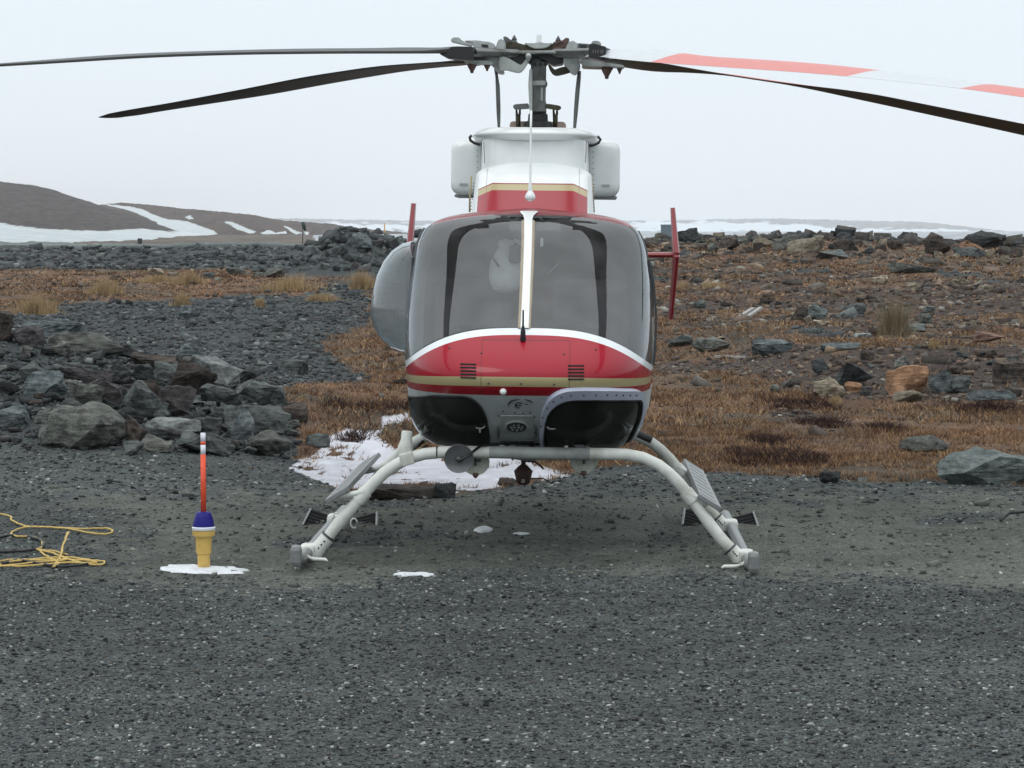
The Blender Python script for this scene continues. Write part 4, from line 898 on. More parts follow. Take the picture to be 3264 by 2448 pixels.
def resamp(P, n):
    L_ = [0]
    for i in range(len(P)): L_.append(L_[-1] + (P[(i + 1) % len(P)] - P[i]).length)
    out_ = []
    for k in range(n):
        t = L_[-1] * k / n; i = max(j for j in range(len(P)) if L_[j] <= t); f_ = (t - L_[i]) / max(L_[i + 1] - L_[i], 1e-9)
        out_.append(P[i].lerp(P[(i + 1) % len(P)], f_))
    return out_
def skin_off(x, z, off):
    z = min(max(z, .505), 1.96); W_ = Wf(z); x = max(-W_ * .9995, min(W_ * .9995, x)); n_ = skin_normal(max(-W_ * .985, min(W_ * .985, x)), z); return Vector((x, Ff(x, z), z)) + n_ * off
def pane(name, P, m, off=.004, th=.005, rings=7, n=72, parent=HR, bulge=0.0):
    Q = resamp(P, n); c = sum(Q, Vector()) / n; V, F = [], []
    for r in range(rings):
        s = 1 - r / rings
        for q in Q:
            x, z = c.x + (q.x - c.x) * s, c.z + (q.z - c.z) * s; V.append(skin_off(x, z, off + bulge * (1 - s * s)))
    V.append(skin_off(c.x, c.z, off + bulge))
    for r in range(rings - 1):
        for j in range(n): F.append((r * n + j, r * n + (j + 1) % n, (r + 1) * n + (j + 1) % n, (r + 1) * n + j))
    for j in range(n): F.append(((rings - 1) * n + j, (rings - 1) * n + (j + 1) % n, rings * n))
    k = len(V); V += [v + Vector((0, th, 0)) for v in V]; F2 = [tuple(i + k for i in f[::-1]) for f in F]
    F3 = [(j + k, (j + 1) % n + k, (j + 1) % n, j) for j in range(n)]
    return mobj(name, V, F + F2 + F3, m, parent, True, angle=60)
def ringframe(name, Po, Pi, m, off=.006, th=.012, n=110, parent=HR):
    A, B = resamp(Po, n), resamp(Pi, n)
    V = []; F = []
    # pair each outer sample with the inner one in the same direction
    c = sum(B, Vector()) / n
    an = lambda q: math.atan2(q.z - c.z, q.x - c.x)
    A.sort(key=an); B.sort(key=an)
    for k, t in enumerate((0, .12, .5, .88, 1)):
        h_ = off if 0 < k < 4 else off - th
        for a, b in zip(A, B):
            q = a.lerp(b, t); V.append(skin_off(q.x, q.z, h_))
    for k in range(4):
        for j in range(n): F.append((k * n + j, k * n + (j + 1) % n, (k + 1) * n + (j + 1) % n, (k + 1) * n + j))
    for j in range(n): F.append((4 * n + j, 4 * n + (j + 1) % n, (j + 1) % n, j))
    return mobj(name, V, F, m, parent, True, angle=50)
L3, R3, RO3 = to3(LP_), to3(RP_), to3(RO_)
def scaled(P, s):
    c = sum(P, Vector()) / len(P); return [c + (q - c) * s for q in P]
def inP(P, q): return bool(in_poly(np.array([q.x]), np.array([q.z]), [(p.x, p.z) for p in P])[0])
Ls, Rs = scaled(L3, .975), scaled(R3, .975)
US = lambda t, k=.9: math.sin((t - .5) * math.pi * k) / math.sin(.5 * math.pi * k)
# nose, lower shell with openings for the chin windows, roof
sheet('nose_shell', lambda a, b: skinpt(US(a, 1.0) * .9999, .942 + (zbot(US(a, 1.0)) - .942) * b), 120, 22, PAINT, 0, .006)
sheet('belly_shell', lambda a, b: skinpt(US(a, 1.0) * .9999, .505 + (.942 - .505) * b), 170, 70, gryw, 0, .006, keep=lambda q: not (inP(Ls, q) or inP(Rs, q)))
sheet('roof_shell', lambda a, b: skinpt(US(a, 1.0) * .9999, ztop(US(a, 1.0)) + (1.964 - ztop(US(a, 1.0))) * b), 70, 9, redp, 0, .006)
for sd in (-1, 1):
    sheet('windscreen', lambda a, b: skinpt(sd * math.sin((.012 + .988 * a) * math.pi / 2) * .9998, zbot(math.sin(a * math.pi / 2)) + (ztop(math.sin(a * math.pi / 2)) - zbot(math.sin(a * math.pi / 2))) * b), 60, 40, GL, 0, .004)
pane('chin_window', L3, GL2, .005, bulge=.05); pane('chin_window', R3, GL2, .008, bulge=.05)
ringframe('window_frame', RO3, R3, lav, .026, .045)
ringframe('window_seal', scaled(R3, 1.025), scaled(R3, .975), blk, .022, .03)
ringframe('window_seal', scaled(L3, 1.02), scaled(L3, .985), blk, .009, .012)
# rivets round the lavender frame
rv = lathe([(.006, 0), (.005, -.003), (.001, -.0045)], axis='y', n=8)
rvm = bpy.data.meshes.new('rivet'); rvm.from_pydata([tuple(q) for q in rv[0]], [], rv[1]); rvm.materials.append(dgry)
def rivet(q, off=.027, me=None):
    o = link('rivet', me or rvm, HR); o.location = skin_off(q.x, q.z, off); return o
for (px, row) in [(1725,1345),(1730,1318),(1744,1288),(1763,1268),(1788,1255),(1817,1250),(1857,1249),(1894,1249),(1928,1249),(1955,1250),(1976,1251),(1997,1252),(2016,1253)]: rivet(onskin(px, row))
for (px, row) in [(1557, 1222), (1660, 1223), (1766, 1225), (1432, 1110), (1899, 1115), (1535, 1126), (1798, 1130)]: rivet(onskin(px, row), .001)
kn = onskin(1604, 1248); v, f = lathe([(.018, .01), (.019, -.012), (.012, -.024), (.004, -.028)], axis='y', n=16); o = mobj('probe_cap', v, f, whp, HR, True, angle=50); o.location = kn
# windscreen post (white) with flare and its tan seals
def ribbon(name, left, right, m, off=.006, th=.010, seg=8):
    """left/right: matching lists of measured points on the skin"""
    V, F = [], []; k = len(left)
    A = [onskin(*p) for p in left]; B = [onskin(*p) for p in right]
    def dens(Q):
        out_ = []
        for i in range(len(Q) - 1):
            for t in range(5): out_.append(Q[i].lerp(Q[i + 1], t / 5))
        return out_ + [Q[-1]]
    A, B = dens(A), dens(B); k = len(A)
    for i in range(k):
        for j in range(seg + 1):
            q = A[i].lerp(B[i], j / seg); V.append(skin_off(q.x, q.z, off - (.004 if j in (0, seg) else 0)))
    n_ = len(V)
    for v in list(V): V.append(v + Vector((0, th, 0)))
    for i in range(k - 1):
        for j in range(seg):
            a = i * (seg + 1) + j; F.append((a, a + 1, a + seg + 2, a + seg + 1)); F.append((a + seg + 1 + n_, a + seg + 2 + n_, a + 1 + n_, a + n_))
    ring = [j for j in range(seg + 1)] + [i * (seg + 1) + seg for i in range(1, k)] + [(k - 1) * (seg + 1) + j for j in range(seg - 1, -1, -1)] + [i * (seg + 1) for i in range(k - 2, 0, -1)]
    for a, b in zip(ring, ring[1:] + ring[:1]): F.append((a, b, b + n_, a + n_))
    return mobj(name, V, F, m, HR, True, angle=50)
ribbon('centre_post', [(1656, 678), (1668, 690), (1671, 700), (1671, 760), (1668, 850), (1664, 950), (1659, 1050)], [(1716, 678), (1701, 690), (1697, 700), (1696, 760), (1693, 850), (1689, 950), (1685, 1050)], whp, .012, .02)
ribbon('tan_seal', [(1662, 705), (1662, 760), (1659, 850), (1655, 950), (1651, 1048)], [(1674, 705), (1674, 760), (1671, 850), (1667, 950), (1662, 1048)], tan, .007, .01, 3)
ribbon('tan_seal', [(1693, 705), (1692, 760), (1690, 850), (1686, 950), (1682, 1048)], [(1705, 705), (1704, 760), (1701, 850), (1696, 950), (1691, 1048)], tan, .007, .01, 3)
for a, b, c, d in (((1640, 702), (1655, 694), (1637, 706), (1652, 690)), ((1716, 694), (1733, 707), (1719, 690), (1730, 711))):
    A, B = onskin(*a), onskin(*b); v, f = tube([skin_off(A.x, A.z, .004), skin_off(B.x, B.z, .004)], .003, 6); mobj('wiper_clip', v, f, dgry, HR)
# cooling louvres
for (x0, x1, y0, n_) in [(1466, 1519, 1161, 5), (1810, 1862, 1166, 5)]:
    for k in range(n_):
        r0 = y0 + k * 10.6; q = onskin((x0 + x1) / 2, r0); v, f = box((0, 0, 0), ((x1 - x0) / 586, .007, .0085), bev=.002); nn = skin_normal(q.x, q.z)
        o = mobj('louvre', v, f, blk, HR); o.location = skin_off(q.x, q.z, .0015); o.rotation_euler = (0, 0, math.atan2(-nn.x, -nn.y) * -1 if False else math.atan((Ff(q.x + .02, q.z) - Ff(q.x - .02, q.z)) / .04))
# small black aerial on the nose
q = onskin(1667, 1084); v, f = lathe([(.016, 0), (.014, .05), (.009, .075), (.0055, .085), (.0045, .17)], n=12); o = mobj('nose_aerial', v, f, blackp, HR, True, angle=50); o.location = q + Vector((0, -.004, -.004)); o.rotation_euler = (.12, 0, 0)
# centre panel under the nose: light, plate, screws, emblem
c_ = onskin(1645, 1352); nn = skin_normal(c_.x, c_.z); tilt = math.atan2(nn.z, -nn.y)
def on_panel(name, vf, m, px, row, off=.004, smooth=True):
    q = onskin(px, row); o = mobj(name, vf[0], vf[1], m, HR, smooth, angle=45); o.location = skin_off(q.x, q.z, off); o.rotation_euler = (-math.atan2(skin_normal(q.x, q.z).z, -skin_normal(q.x, q.z).y) , 0, 0); return o
def srect(w_, h_, d_, r_): return box((0, 0, 0), (w_, d_, h_), bev=r_, seg=3)
plt = mat('panel_plate', (.36, .39, .39), .4, metal=.3, var=.12, scale=20, dirt=(.25, .27, .26))
on_panel('lamp_plate', box((0, 0, 0), (.175, .006, .215), bev=.0025), plt, 1648, 1352, .003)
v, f = lathe([(.064, .004), (.066, -.006), (.058, -.012), (.051, -.010), (.050, .002)], axis='y', n=40)
lp_o = on_panel('lamp_ring', (v, f), lgry, 1647, 1353, .006)
v, f = lathe([(.053, .002), (.054, -.012), (.050, -.016), (.047, -.011), (.002, -.012)], axis='y', n=36)
lamp = on_panel('landing_lamp', (v, f), blackp, 1647, 1352, .010)
led = mat('lamp_cell', (.20, .22, .23), .15, metal=.6, coat=1)
v, f = lathe([(.0095, 0), (.009, -.006), (.002, -.0075)], axis='y', n=14)
cell = None
for k in range(7):
    a = 2 * math.pi * k / 7 + .3; o = mobj('lamp_cell', v, f, led, lamp, True); o.location = (.032 * math.cos(a), -.010, .032 * math.sin(a))
for sx in (-8, 8):
    o = mobj('lamp_cell', v, f, led, lamp, True); o.location = (sx * .0014, -.010, .002)
sc_o = lathe([(.0048, 0), (.004, -.003)], axis='y', n=8)
scm = bpy.data.meshes.new('screw'); scm.from_pydata([tuple(q) for q in sc_o[0]], [], sc_o[1]); scm.materials.append(blackp)
for (px, row) in [(1604,1308),(1641,1312),(1668,1314),(1690,1312),(1590,1322),(1704,1326),(1704,1353),(1704,1375),(1704,1392),(1588,1376),(1588,1392),(1610,1404),(1628,1404),(1648,1402),(1688,1405)]:
    q = onskin(px, row); o = link('screw', scm, HR); o.location = skin_off(q.x, q.z, .008)
on_panel('lower_plate', box((0, 0, 0), (.19, .008, .045), bev=.003), mgry, 1648, 1404, .004)
for px in (1588, 1708): on_panel('panel_strap', box((0, 0, 0), (.012, .01, .13), bev=.003), mgry, px, 1372, .006)
# emblem: broken oval and the letter E with two strokes
emb = mat('emblem_black', (.01, .012, .014), .4)
def arc_tube(cx, cy, rx, ry, a0, a1, w_, name):
    P = []
    for k in range(13):
        a = math.radians(a0 + (a1 - a0) * k / 12); q = onskin(cx + rx * math.cos(a), cy - ry * math.sin(a)); P.append(skin_off(q.x, q.z, .003))
    v, f = tube(P, [w_ * (.35 + .65 * math.sin(math.pi * k / 12)) for k in range(13)], 6); mobj(name, v, f, emb, HR, True)
arc_tube(1661, 1289, 40, 17, 95, 195, .0045, 'emblem_arc'); arc_tube(1661, 1289, 40, 17, 20, 75, .0035, 'emblem_arc')
def bar(x0, y0, x1, y1, name='emblem_stroke', m_=None):
    a, b = onskin(x0, y0), onskin(x1, y1); c = (a + b) / 2; v, f = box((0, 0, 0), (abs(b.x - a.x), .003, abs(b.z - a.z)), bev=.0008); o = mobj(name, v, f, m_ or emb, HR); o.location = skin_off(c.x, c.z, .004); o.rotation_euler = (-math.atan2(skin_normal(c.x, c.z).z, -skin_normal(c.x, c.z).y), 0, 0)
bar(1642, 1282, 1648, 1300, 'letter_stroke'); bar(1648, 1281, 1666, 1285, 'letter_stroke'); bar(1649, 1289, 1664, 1292, 'letter_stroke'); bar(1648, 1296.5, 1657, 1300, 'letter_stroke')
bar(1672, 1286, 1683, 1288.5)
# pull rings behind the chin windows
for (px, row, leg) in [(1531, 1351, True), (1759, 1353, False)]:
    q = onskin(px, row); V = []
    P = [Vector((.026 * math.cos(2 * math.pi * k / 20), 0, .0145 * math.sin(2 * math.pi * k / 20))) for k in range(21)]
    v, f = tube(P, .0045, 7, cap=False); o = mobj('pull_ring', v, f, lgry, HR, True); o.location = skin_off(q.x, q.z, .012)
    if leg: v, f = tube([(0, 0, -.012), (0, 0, -.038)], .005, 7); o2 = mobj('pull_stem', v, f, lgry, o)
# thin bent grey rods laid along the chin windows
for P in ([(1395, 1342), (1398, 1352), (1375, 1366), (1345, 1385)], [(1944, 1345), (1952, 1360), (1972, 1378), (1990, 1394)]):
    A = []
    for p_ in P:
        q = onskin(*p_); A.append(q + Vector((0, .01, 0)) + skin_normal(q.x, q.z) * .014)
    v, f = tube(A, [.006, .004, .008, .009], 8); mobj('chin_rod', v, f, lgry, HR, True)
# --- cabin behind the nose, tail boom, tail
def section(y, k=1.0, zc=1.25, zs=1.0, xo=0.0):
    P = [(Wf(z) * k + 0.0, zc + (z - zc) * zs) for z, _ in WT]
    return [Vector((x + xo, y, z)) for x, z in P] + [Vector((-x + xo, y, z)) for x, z in reversed(P)]
def loft(name, secs, m, parent=HR, caps=True):
    n = len(secs[0]); V = [q for s in secs for q in s]; F = []
    for i in range(len(secs) - 1):
        for j in range(n): F.append((i * n + j, i * n + (j + 1) % n, (i + 1) * n + (j + 1) % n, (i + 1) * n + j))
    if caps: F.append(tuple(range(n))[::-1]); F.append(tuple((len(secs) - 1) * n + j for j in range(n)))
    return mobj(name, V, F, m, parent, True, angle=40)
loft('cabin_shell', [section(1.5), section(2.2), section(3.0, .97, 1.2, .98), section(3.6, .80, 1.25, .86), section(4.2, .55, 1.35, .62), section(4.8, .36, 1.5, .36)], PAINT, caps=False)
v, f = lathe([(.24, 4.6), (.22, 5.5), (.17, 7.5), (.14, 8.9)], (0, 0, 1.62), 'y', 28); mobj('tail_boom', v, f, redp, HR, True, angle=60)
v, f = join(prism([Vector((-.03, 0, 0)), Vector((.03, 0, 0)), Vector((.02, 0, .5)), Vector((-.02, 0, .5))], .5)); 
v = [Vector((q.x, 8.4 + q.y * 1.0 + (q.z) * .6, 1.55 + q.z * 1.5)) for q in v]; mobj('tail_fin', v, f, redp, HR)
stab = empty('stabiliser', (0, 0, 0)); bpy.data.objects.remove(stab)
def foil(name, A, B, ca, cb, ta, tb, m, parent=HR):
    """aerofoil plank from A to B; chords run along y, thickness across"""
    d = (B - A).normalized(); n_ = Vector((d.z, 0, -d.x)); V = []
    for P_, c, t in ((A, ca, ta), (B, cb, tb)):
        for (yy, th) in [(0, 0), (.03, .35), (.12, .5), (.35, .5), (.7, .3), (1, .03), (1, -.03), (.7, -.3), (.35, -.5), (.12, -.5), (.03, -.35)]: V.append(P_ + Vector((0, yy * c, 0)) + n_ * th * t)
    n = 11; F = [(j, (j + 1) % n, n + (j + 1) % n, n + j) for j in range(n)] + [tuple(range(n))[::-1], tuple(range(n, 2 * n))]
    return mobj(name, V, F, m, parent, True, angle=45)
yS = 7.3
a, b = Lp(1320, 812, yS), Lp(2160, 813, yS); foil('stabiliser', a, b, .36, .36, .045, .045, redp)
foil('end_plate', Lp(2157, 820, yS - .1), Lp(2145, 662, yS + .15), .40, .26, .065, .045, redp); foil('end_plate', Lp(2157, 805, yS - .1), Lp(2138, 1018, yS + .25), .40, .26, .065, .045, redp)
foil('end_plate', Lp(1301, 820, yS - .1), Lp(1317, 648, yS + .15), .40, .26, .065, .045, redp); foil('end_plate', Lp(1301, 805, yS - .1), Lp(1318, 1005, yS + .25), .40, .26, .065, .045, redp)
# doors: right one a thin proud panel with handle, left one with the bubble window
for sd in (-1, 1):
    v, f = join(*[box((0, 0, 0), (1, 1, 1))]); 
    sheet('door', lambda a, b: (sd * (Wf(.72 + b * 1.12) + .012), 1.53 + a * .85, .72 + b * 1.12), 14, 24, PAINT, 0, .01)
sheet('door_edge', lambda a, b: (Wf(1.05 + b * .62) + .020 + .012 * math.sin(math.pi * b), 1.50 + a * .05, 1.05 + b * .62), 3, 16, dgry, 0, .012)
dh = Lp(2078, 1082, 1.7); v, f = box((0, 0, 0), (.03, .10, .022), bev=.006); o = mobj('door_handle', v, f, lgry, HR); o.location = dh
v, f = tube([Lp(2077, 850, 1.6), Lp(2080, 960, 1.55), Lp(2080, 1080, 1.55), Lp(2077, 1160, 1.6)], .007, 8); mobj('door_seal', v, f, blk, HR, True)
q = Lp(2070, 1190, 1.55); v, f = lathe([(.012, 0), (.02, -.02), (.004, -.035)], axis='y', n=12); o = mobj('door_pin', v, f, mat('dark_red', (.08, .01, .01), .5), HR, True); o.location = q
q = Lp(2072, 842, 1.6); v, f = box((0, 0, 0), (.05, .05, .03), bev=.008); o = mobj('door_hinge', v, f, lgry, HR); o.location = q
# bubble
BX = [(1315, 768), (1285, 776), (1252, 798), (1225, 832), (1204, 875), (1190, 925), (1182, 980), (1185, 1015), (1197, 1050), (1218, 1082), (1248, 1106), (1280, 1118), (1312, 1121)]
def bubble(a, b):
    # a: along y (0 front .. 1 back), b: top..bottom
    ang = math.pi * b; t = b * (len(BX) - 1); i = min(int(t), len(BX) - 2); px_, r_ = BX[i][0] + (BX[i + 1][0] - BX[i][0]) * (t - i), BX[i][1] + (BX[i + 1][1] - BX[i][1]) * (t - i)
    q = Lp(px_, r_, 1.95); x0 = -.70; k = math.sin(math.pi * min(max(a, 0), 1)) ** .6
    zc = Lp(1300, 945, 1.95).z; return (x0 + (q.x - x0) * k, 1.95 - .42 * math.cos(math.pi * a), zc + (q.z - zc) * (.72 + .28 * k))
sheet('bubble_window', bubble, 28, 36, GL3, 0, .004)
v, f = tube([bubble(.0, i / 24) for i in range(25)] , .009, 8); mobj('bubble_rim', v, f, dgry, HR, True)
v, f = box((0, 0, 0), (.015, .02, .03), bev=.004); o = mobj('bubble_clip', v, f, blackp, HR); o.location = Lp(1309, 835, 1.62)
v, f = tube([Lp(1299, 830, 1.56), Lp(1296, 960, 1.55), Lp(1296, 1120, 1.56), Lp(1298, 1180, 1.58)], .008, 8); mobj('door_seal', v, f, dgry, HR, True)
# --- cockpit interior
inn = mat('cabin_grey_lining', (.055, .055, .06), .9, var=.15); innd = mat('cabin_black', (.018, .018, .02), .85, var=.2); seatm = mat('seat_cloth', (.06, .06, .07), .95, var=.2, scale=40); seatw = mat('headrest_cloth', (.76, .79, .75), .9, var=.06, bump=.3)
v, f = box((0, 1.75, .70), (1.16, 1.5, .04), bev=.01); mobj('cockpit_floor', v, f, innd, HR)
loft('bulkhead', [[Vector((q.x * .965, 2.40, 1.2 + (q.z - 1.2) * .965)) for q in section(0)], [Vector((q.x * .965, 2.45, 1.2 + (q.z - 1.2) * .965)) for q in section(0)]], inn)
v, f = box((0, 2.0, 1.885), (.9, .75, .03), bev=.012); mobj('headliner', v, f, mat('headliner_beige', (.26, .25, .23), .9, var=.1), HR)
v, f = box((.02, 1.50, 1.855), (.30, .22, .05), bev=.015); mobj('overhead_console', v, f, mat('console_beige', (.32, .31, .29), .7), HR)
v, f = box((0, .98, 1.12), (.62, .30, .36), rot=(-.35, 0, 0), bev=.05); mobj('instrument_panel', v, f, innd, HR)
v, f = box((0, .86, 1.285), (.78, .36, .03), rot=(-.1, 0, 0), bev=.012); mobj('glare_shield', v, f, innd, HR)
v, f = box((0, 1.35, .90), (.24, .6, .34), bev=.03); mobj('centre_console', v, f, innd, HR)
for sx in (-.35, .35):
    st_ = mobj('seat', *box((sx, 1.45, .95), (.46, .46, .14), bev=.04), seatm, HR)
    mobj('seat_back', *box((sx, 1.70, 1.24), (.46, .12, .62), rot=(-.15, 0, 0), bev=.05), seatm, HR)
# white padded cover over the headrest, gathered at the top
hc = Lp(1612, 850, 1.62)
prof = [(.015, .165), (.045, .155), (.052, .135), (.040, .118), (.055, .09), (.085, .04), (.112, -.01), (.125, -.06), (.118, -.10), (.09, -.135), (.04, -.155)]
v, f = lathe([(r * .92, h) for r, h in prof], n=24); v = [Vector((q.x * (1.0 + .15 * math.sin(q.z * 20)), q.y * .7, q.z)) for q in v]
o = mobj('headrest_cover', v, f, seatw, HR, True); o.location = hc; tag(o, 'white gathered cover on the headrest behind the left windscreen')
v, f = tube([(-.075, -.09, .055), (-.05, -.10, .02), (-.035, -.10, .0)], .008, 6); mobj('strap', v, f, blackp, o)
v, f = box((.055, -.06, .075), (.07, .05, .11), bev=.02); mobj('headrest_bracket', v, f, inn, o)
v, f = tube([(.045, 0, .16), (.075, 0, .15), (.09, 0, .125)], [.012, .016, .01], 8); mobj('cover_knot', v, f, seatw, o, True)
v, f = box((0, 0, 0), (.018, .006, .05), bev=.003); o = mobj('compass', v, f, whp, HR); o.location = Lp(1727, 772, 1.35)
v, f = tube([Lp(1747, 871, 1.6), Lp(1778, 843, 1.6)], [.004, .006], 6); mobj('harness_buckle', v, f, lgry, HR)
# --- cowlings above the roof
def cowl(name, prof_w, y0s, z0, z1, m, yb=2.9, n=26, e_=5.0):
    """stack of rounded plan sections: prof_w(t)->half width, y0s(t)->front y"""
    V = []; nn_ = 40; F = []
    for k in range(n + 1):
        t = k / n; z = z0 + (z1 - z0) * t; w_ = prof_w(t); y0 = y0s(t); d_ = (yb - y0) / 2
        for j in range(nn_):
            a = 2 * math.pi * j / nn_; c, s = math.cos(a), math.sin(a)
            V.append(Vector((w_ * math.copysign(abs(c) ** (2 / e_), c), y0 + d_ + d_ * math.copysign(abs(s) ** (2 / e_), s), z)))
    for k in range(n):
        for j in range(nn_): F.append((k * nn_ + j, k * nn_ + (j + 1) % nn_, (k + 1) * nn_ + (j + 1) % nn_, (k + 1) * nn_ + j))
    F.append(tuple(range(nn_))[::-1]); F.append(tuple(n * nn_ + j for j in range(nn_)))
    return mobj(name, V, F, m, HR, True, angle=45)
# fairing paint: white over gold over red on the front, white flanks
fm, fnt, fb = new_mat('fairing_paint'); N = fnt.nodes.new; L = fnt.links.new
tc = N('ShaderNodeTexCoord'); sp = N('ShaderNodeSeparateXYZ'); L(tc.outputs['Object'], sp.inputs[0])
def MM(op, a, b_=None):
    q = N('ShaderNodeMath'); q.operation = op
    for i, v in enumerate((a, b_)):
        if v is None: continue
        if isinstance(v, (int, float)): q.inputs[i].default_value = v
        else: L(v, q.inputs[i])
    return q.outputs[0]
def MX(f_, a, b_):
    q = N('ShaderNodeMix'); q.data_type = 'RGBA'; L(f_, q.inputs[0])
    for i, v in ((6, a), (7, b_)):
        if isinstance(v, tuple): q.inputs[i].default_value = (*v, 1)
        else: L(v, q.inputs[i])
    return q.outputs[2]
ax = MM('ABSOLUTE', sp.outputs[0]); Z_ = sp.outputs[2]
drop = MM('MULTIPLY', MM('MAXIMUM', MM('SUBTRACT', ax, .24), 0), .45); Zs = MM('ADD', Z_, drop)
c = MX(MM('LESS_THAN', Zs, 2.108), (.78, .81, .82), (.42, .35, .19)); c = MX(MM('LESS_THAN', Zs, 2.070), c, (.30, .006, .018))
thin = MM('LESS_THAN', MM('ABSOLUTE', MM('SUBTRACT', Zs, 2.110)), .0035); c = MX(thin, c, (.25, .02, .03))
side = MM('GREATER_THAN', ax, .325); c = MX(side, c, (.70, .73, .72))
seam = MM('LESS_THAN', MM('ABSOLUTE', MM('SUBTRACT', ax, .275)), .002); c = MX(MM('MULTIPLY', seam, .6), c, (.1, .06, .06))
L(c, fb.inputs['Base Color']); fb.inputs['Roughness'].default_value = .3; fb.inputs['Coat Weight'].default_value = .35; fb.inputs['Coat Roughness'].default_value = .15
def fw(t):
    z = t; base = .365 - .02 * t
    return base if t < .72 else base * (1 - ((t - .72) / .28) ** 2.4 * .55)
cowl('roof_fairing', fw, lambda t: 1.42 + .42 * t + .25 * max(0, t - .75), 1.93, 2.245, fm, 2.4, 30, 4.5)
cowl('upper_cowling', lambda t: .335 + .008 * math.cos(t * 3), lambda t: 1.86 + .05 * t, 1.93, 2.40, whp, 3.4, 12, 6)
def rimw(t): return .33 + .062 * math.sin(math.pi * min(t * 1.25, 1)) ** .6 if t < .8 else .33 + .062 * (1 - ((t - .8) / .2) ** 2 * .5) * math.sin(math.pi * 1) + .03 * (1 - (t - .8) / .2)
cowl('cowling_rim', lambda t: .335 + .058 * math.sin(math.pi * (.08 + .84 * t)) ** .7, lambda t: 1.88 - .05 * math.sin(math.pi * t), 2.375, 2.452, whp, 3.3, 12, 3.2)
for sd, P_ in ((-1, [(1530, 462), (1512, 456), (1500, 448), (1497, 438), (1504, 431)]), (1, [(1878, 466), (1896, 461), (1908, 455), (1914, 445), (1905, 434)])):
    v, f = tube([Lp(a, b, 1.97) for a, b in P_], .0085, 8); mobj('rim_handle', v, f, blackp, HR, True)
for (x0, x1, r0, r1) in ((1437, 1545, 443, 617), (1868, 1976, 447, 622)):
    a, b = Lp(x0, r0, 2.55), Lp(x1, r1, 2.55); c = (a + b) / 2; sx_, sz_ = abs(b.x - a.x), abs(a.z - b.z)
    V, F = box((0, 0, 0), (sx_, 1.0, sz_), bev=.078, seg=6); V = [Vector((q.x, q.y, q.z - (.02 * abs(q.y) if q.z < 0 else 0))) for q in V]
    o = mobj('side_intake', V, F, whp, HR, True, angle=60); o.location = c + Vector((0, .5, 0))
    out_s = -1 if x0 < 1700 else 1
    v, f = box((0, 0, 0), (sx_ * .86, .5, .02), bev=.008); o = mobj('intake_lip', v, f, gryw, HR); o.location = Vector((c.x, 3.0, b.z - .012))
for P_ in ([(1503, 560), (1498, 620), (1497, 676)], [(1884, 560), (1890, 620), (1893, 678)]):
    v, f = tube([Lp(a, b, 1.95) for a, b in P_], .006, 6); mobj('gold_piping', v, f, goldp, HR, True)
# seams, rivets and latches on the cowlings
for (x_, r0, r1, y_) in ((1542, 452, 520, 1.86), (1869, 452, 520, 1.86)):
    v, f = tube([Lp(x_, r0, y_ + .03), Lp(x_ + (3 if x_ < 1700 else -3), r1, y_ + .03)], .0022, 6); mobj('panel_seam', v, f, mgry, HR)
for k in range(9):
    for (xx, yy) in ((-.355, 1.47 + k * .02), (.355, 1.47 + k * .02)):
        o = link('rivet', rvm, HR); o.location = (xx * 1.02, 1.60 + .42 * k / 9, 1.955 + .02 * k); o.scale = (.6, .6, .6)
for (x0, r0, r1) in ((1522, 480, 570), (1891, 484, 574)):
    for k in range(6):
        p_ = Lp(x0 + (8 if x0 in (1441,) else -8 if x0 == 1972 else 0), r0 + (r1 - r0) * k / 5, 2.549); o = link('rivet', rvm, HR); o.location = p_; o.scale = (.55, .6, .55)
for (x0, r0) in ((1478, 588), (1930, 592)):
    v, f = box((0, 0, 0), (.05, .006, .016), bev=.002); o = mobj('intake_latch', v, f, lgry, HR); o.location = Lp(x0, r0, 2.548)
# --- whip aerial
v, f = tube([Lp(1690, 622, 1.30), Lp(1690, 606, 1.30), Lp(1690, 580, 1.30), Lp(1691, 500, 1.32), Lp(1692, 410, 1.35), Lp(1693, 352, 1.36)], [.014, .013, .008, .0055, .0065, .007], 10); mobj('whip_aerial', v, f, whp, HR, True)
v, f = lathe([(.002, .045), (.012, .03), (.024, .012), (.032, -.006), (.028, -.022), (.014, -.03), (.002, -.033)], n=22); o = mobj('aerial_base', v, f, whp, HR, True); o.location = Lp(1690, 624, 1.30)
# ================================================================== ROTOR
yH = 2.3
ZZp = lambda x, y, yl=yH: Lp(1380 + x / 3.253, 60 + y / 3.253, yl)
def hubpart(name, poly, m, yl=yH, th=.08, parent=HR, bev=.004):
    v, f = prism([ZZp(x, y, yl - th / 2) for x, y in poly], th)
    me = bpy.data.meshes.new(name); me.from_pydata([tuple(q) for q in v], [], f); bm = bmesh.new(); bm.from_mesh(me); bmesh.ops.recalc_face_normals(bm, faces=bm.faces)
    if bev: bmesh.ops.bevel(bm, geom=list(bm.edges), offset=bev, segments=2, affect='EDGES', clamp_overlap=True)
    bm.to_mesh(me); bm.free(); me.materials.append(m); return link(name, me, parent)
hub = hubpart('rotor_yoke', [(415, 318), (560, 310), (700, 325), (1000, 327), (1380, 325), (1615, 315), (1620, 380), (1400, 372), (1200, 352), (1000, 358), (760, 352), (600, 368), (420, 366)], lgry, 2.14, .09)
hubpart('hub_plate', [(752, 240), (800, 228), (930, 262), (1040, 295), (1160, 295), (1250, 255), (1330, 232), (1385, 240), (1362, 330), (755, 330)], olive, 2.32, .26)
hubpart('hub_core', [(930, 355), (1100, 350), (1250, 350), (1230, 430), (1180, 470), (1010, 470), (960, 430)], dgry, 2.36, .14)
hubpart('hub_spacer', [(760, 300), (900, 290), (905, 330), (765, 335)], blackp, 2.20, .05)
